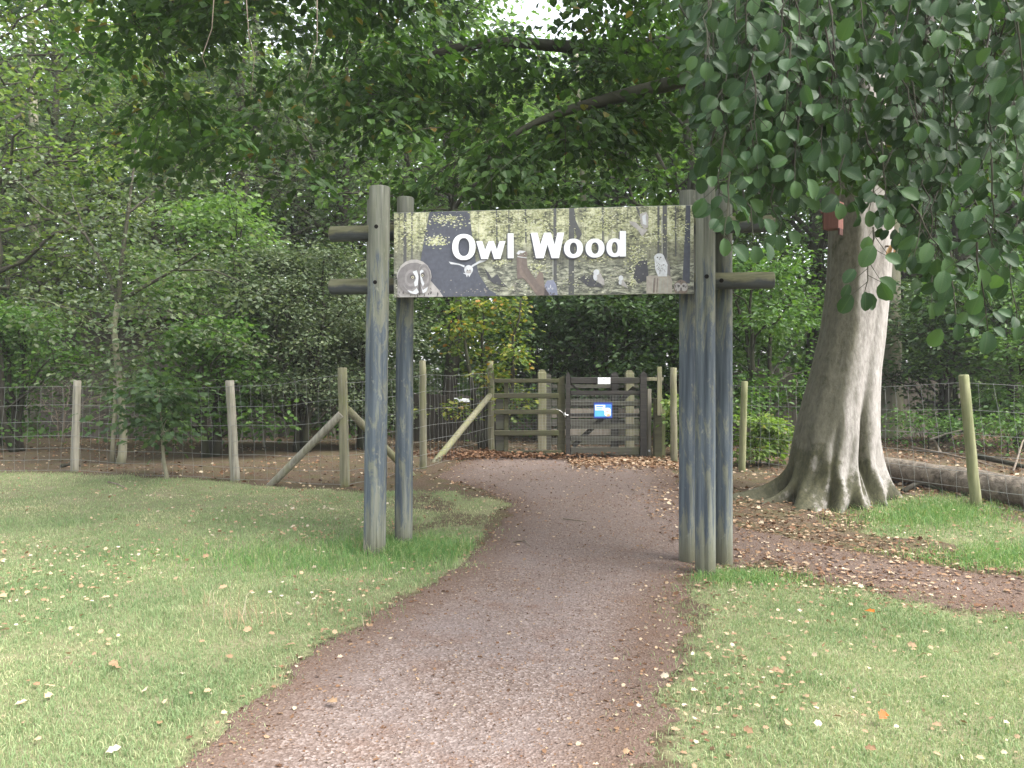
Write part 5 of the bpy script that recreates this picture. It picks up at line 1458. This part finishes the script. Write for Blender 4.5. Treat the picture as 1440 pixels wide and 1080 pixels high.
# a few bare dark stems
def stem(label, px, pyb_D, pts, r, mat='bark_dark', name='tree_trunk'):
    o_ = MB(); P_ = [at(a, b, pyb_D) for a, b in pts]
    P_[0].z = hz(P_[0].x, P_[0].y) - .1
    o_.tube(P_, list(np.linspace(r, r * .55, len(P_))), 10, jit=.04)
    tr_ = thing('slender_tree', label, 'tree', P_[0]); o_.build('trunk', M[mat], tr_)
stem('thin pale leaning trunk behind the gate', 832, 20, [(842, 600), (838, 520), (832, 460), (828, 400), (822, 300), (815, 180), (810, 60)], .09, 'bark_pale')
stem('thin trunk crossing beside the pale one behind the gate', 820, 20.4, [(836, 600), (830, 530), (818, 470), (806, 420), (795, 340)], .07, 'bark_pale')
stem('pale tall trunk high at the far left', 40, 24, [(52, 600), (50, 400), (48, 200), (44, 60), (40, -100)], .17, 'bark_pale')
stem('dark trunk behind the hawthorn bush', 280, 21, [(375, 600), (372, 450), (366, 300), (360, 100), (356, -80)], .15)

# far wood: one mass of leaves and stems
def far_mass(n, x0, x1, y0, y1, z0, z1, size, thr, seed):
    x, y = scatter(n, x0, x1, y0, y1); z = z0 + (z1 - z0) * rng.random(n) ** .9
    k = vnoise(x * .45 + y * .3, z * .55 + y * .2, 1., seed) + .5 * vnoise(x * 1.3, z * 1.3, 1., seed + 1) > thr
    x, y, z = x[k], y[k], z[k]; n = len(x)
    P = np.stack([x, y, height(x, y) + z], 1)
    T = rng.normal(size=(n, 3)); T[:, 2] = T[:, 2] * .4 - .3
    N = np.tile((0., -.25, 1.), (n, 1)) + rng.normal(size=(n, 3)) * .6
    return P, T, N, size * rng.uniform(.6, 1.3, n)
Pa = [far_mass(190000, -30, 30, 27, 34, 0, 13.0, .26, -.75, 90), far_mass(70000, -30, 30, 23, 36, .05, 4.2, .24, -.8, 93), far_mass(40000, -32, 32, 30, 40, 9, 16.0, .28, -.25, 95)]
P, T, N, L = [np.concatenate([p[k] for p in Pa]) for k in range(4)]
me = leaf_mesh('distant_wood', P, T, N, L, L * .66, M['leaf_far'], 'far')
tag(link('distant_wood', me), 'green mass of distant woodland filling the background', 'wood', kind='stuff')
# low ground cover in the shade
x, y = zone(7000, lambda x, y: np.clip(.35 + fbm(x, y, .5, 71), 0, 1) * (1 - .75 * (x > 4)), -14, 14, 16.5, 24)
P = np.stack([x, y, height(x, y) + rng.random(len(x)) * .35], 1)
T = rng.normal(size=P.shape); N = np.tile((0., 0., 1.), (len(x), 1)) + rng.normal(size=P.shape) * .5
L = .12 * rng.uniform(.6, 1.3, len(x))
tag(link('undergrowth', leaf_mesh('undergrowth', P, T, N, L, L * .7, M['leaf_mid'], 'mid')), 'low ivy and bramble undergrowth in the shade of the wood', 'undergrowth', kind='stuff')

# ------------------------------------------------------------------ added veil
hzm = bpy.data.materials.new('veil'); hzm.use_nodes = True  # added thin volume that lifts the dark tones of the wood
hn = hzm.node_tree.nodes; hn.remove(hn['Principled BSDF'])
pv = hn.new('ShaderNodeVolumePrincipled'); pv.inputs['Color'].default_value = (.93, .96, .95, 1); pv.inputs['Density'].default_value = .0011; pv.inputs['Anisotropy'].default_value = .2
hzm.node_tree.links.new(pv.outputs[0], hn['Material Output'].inputs['Volume'])
mb = MB(); mb.box((0, 20, 11.5), (240, 240, 26), 0, .01)
tag(mb.build('veil', hzm), 'thin pale haze added to lift the dark tones of the wood', 'veil', kind='stuff')

# ------------------------------------------------------------------ world, sun, camera
EL, AZ = math.radians(54), math.radians(115)     # sun high, behind the camera to the right
w = bpy.data.worlds.new('World'); sc.world = w; w.use_nodes = True
nt = w.node_tree; bg = nt.nodes['Background']
sky = nt.nodes.new('ShaderNodeTexSky'); sky.sky_type = 'NISHITA'; sky.sun_disc = False
sky.sun_elevation = EL; sky.sun_rotation = AZ; sky.air_density = 1.0; sky.dust_density = 3.0; sky.ozone_density = 1.0
hs = nt.nodes.new('ShaderNodeHueSaturation'); hs.inputs['Saturation'].default_value = .28
nt.links.new(sky.outputs[0], hs.inputs['Color']); nt.links.new(hs.outputs[0], bg.inputs['Color'])
bg.inputs['Strength'].default_value = .15
sd_ = bpy.data.lights.new('sun', 'SUN'); sd_.energy = 1.3; sd_.angle = math.radians(30); sd_.color = (1, .97, .92)
so = bpy.data.objects.new('sun', sd_); COL.objects.link(so)
dirv = Vector((math.sin(AZ) * math.cos(EL), math.cos(AZ) * math.cos(EL), math.sin(EL)))
so.rotation_euler = (-dirv).to_track_quat('-Z', 'Y').to_euler(); so.location = dirv * 30

cam = bpy.data.cameras.new('camera'); co = bpy.data.objects.new('camera', cam); COL.objects.link(co)
co.location = (0, 0, CH); co.rotation_euler = (math.radians(90), 0, 0)
cam.sensor_width = 36; cam.lens = 36 * F / 1440; cam.shift_y = -(540 - HY) / 1440
cam.clip_start = .05; cam.clip_end = 1000
sc.camera = co
sc.view_settings.view_transform = 'Standard'; sc.view_settings.look = 'None'
sc.view_settings.exposure = 2.3; sc.view_settings.gamma = 1
sc.cycles.max_bounces = 8; sc.cycles.diffuse_bounces = 4; sc.cycles.glossy_bounces = 2; sc.cycles.transmission_bounces = 4; sc.cycles.transparent_max_bounces = 4
try:
    sc.cycles.use_denoising = True; sc.cycles.denoiser = 'OPENIMAGEDENOISE'
except Exception: pass
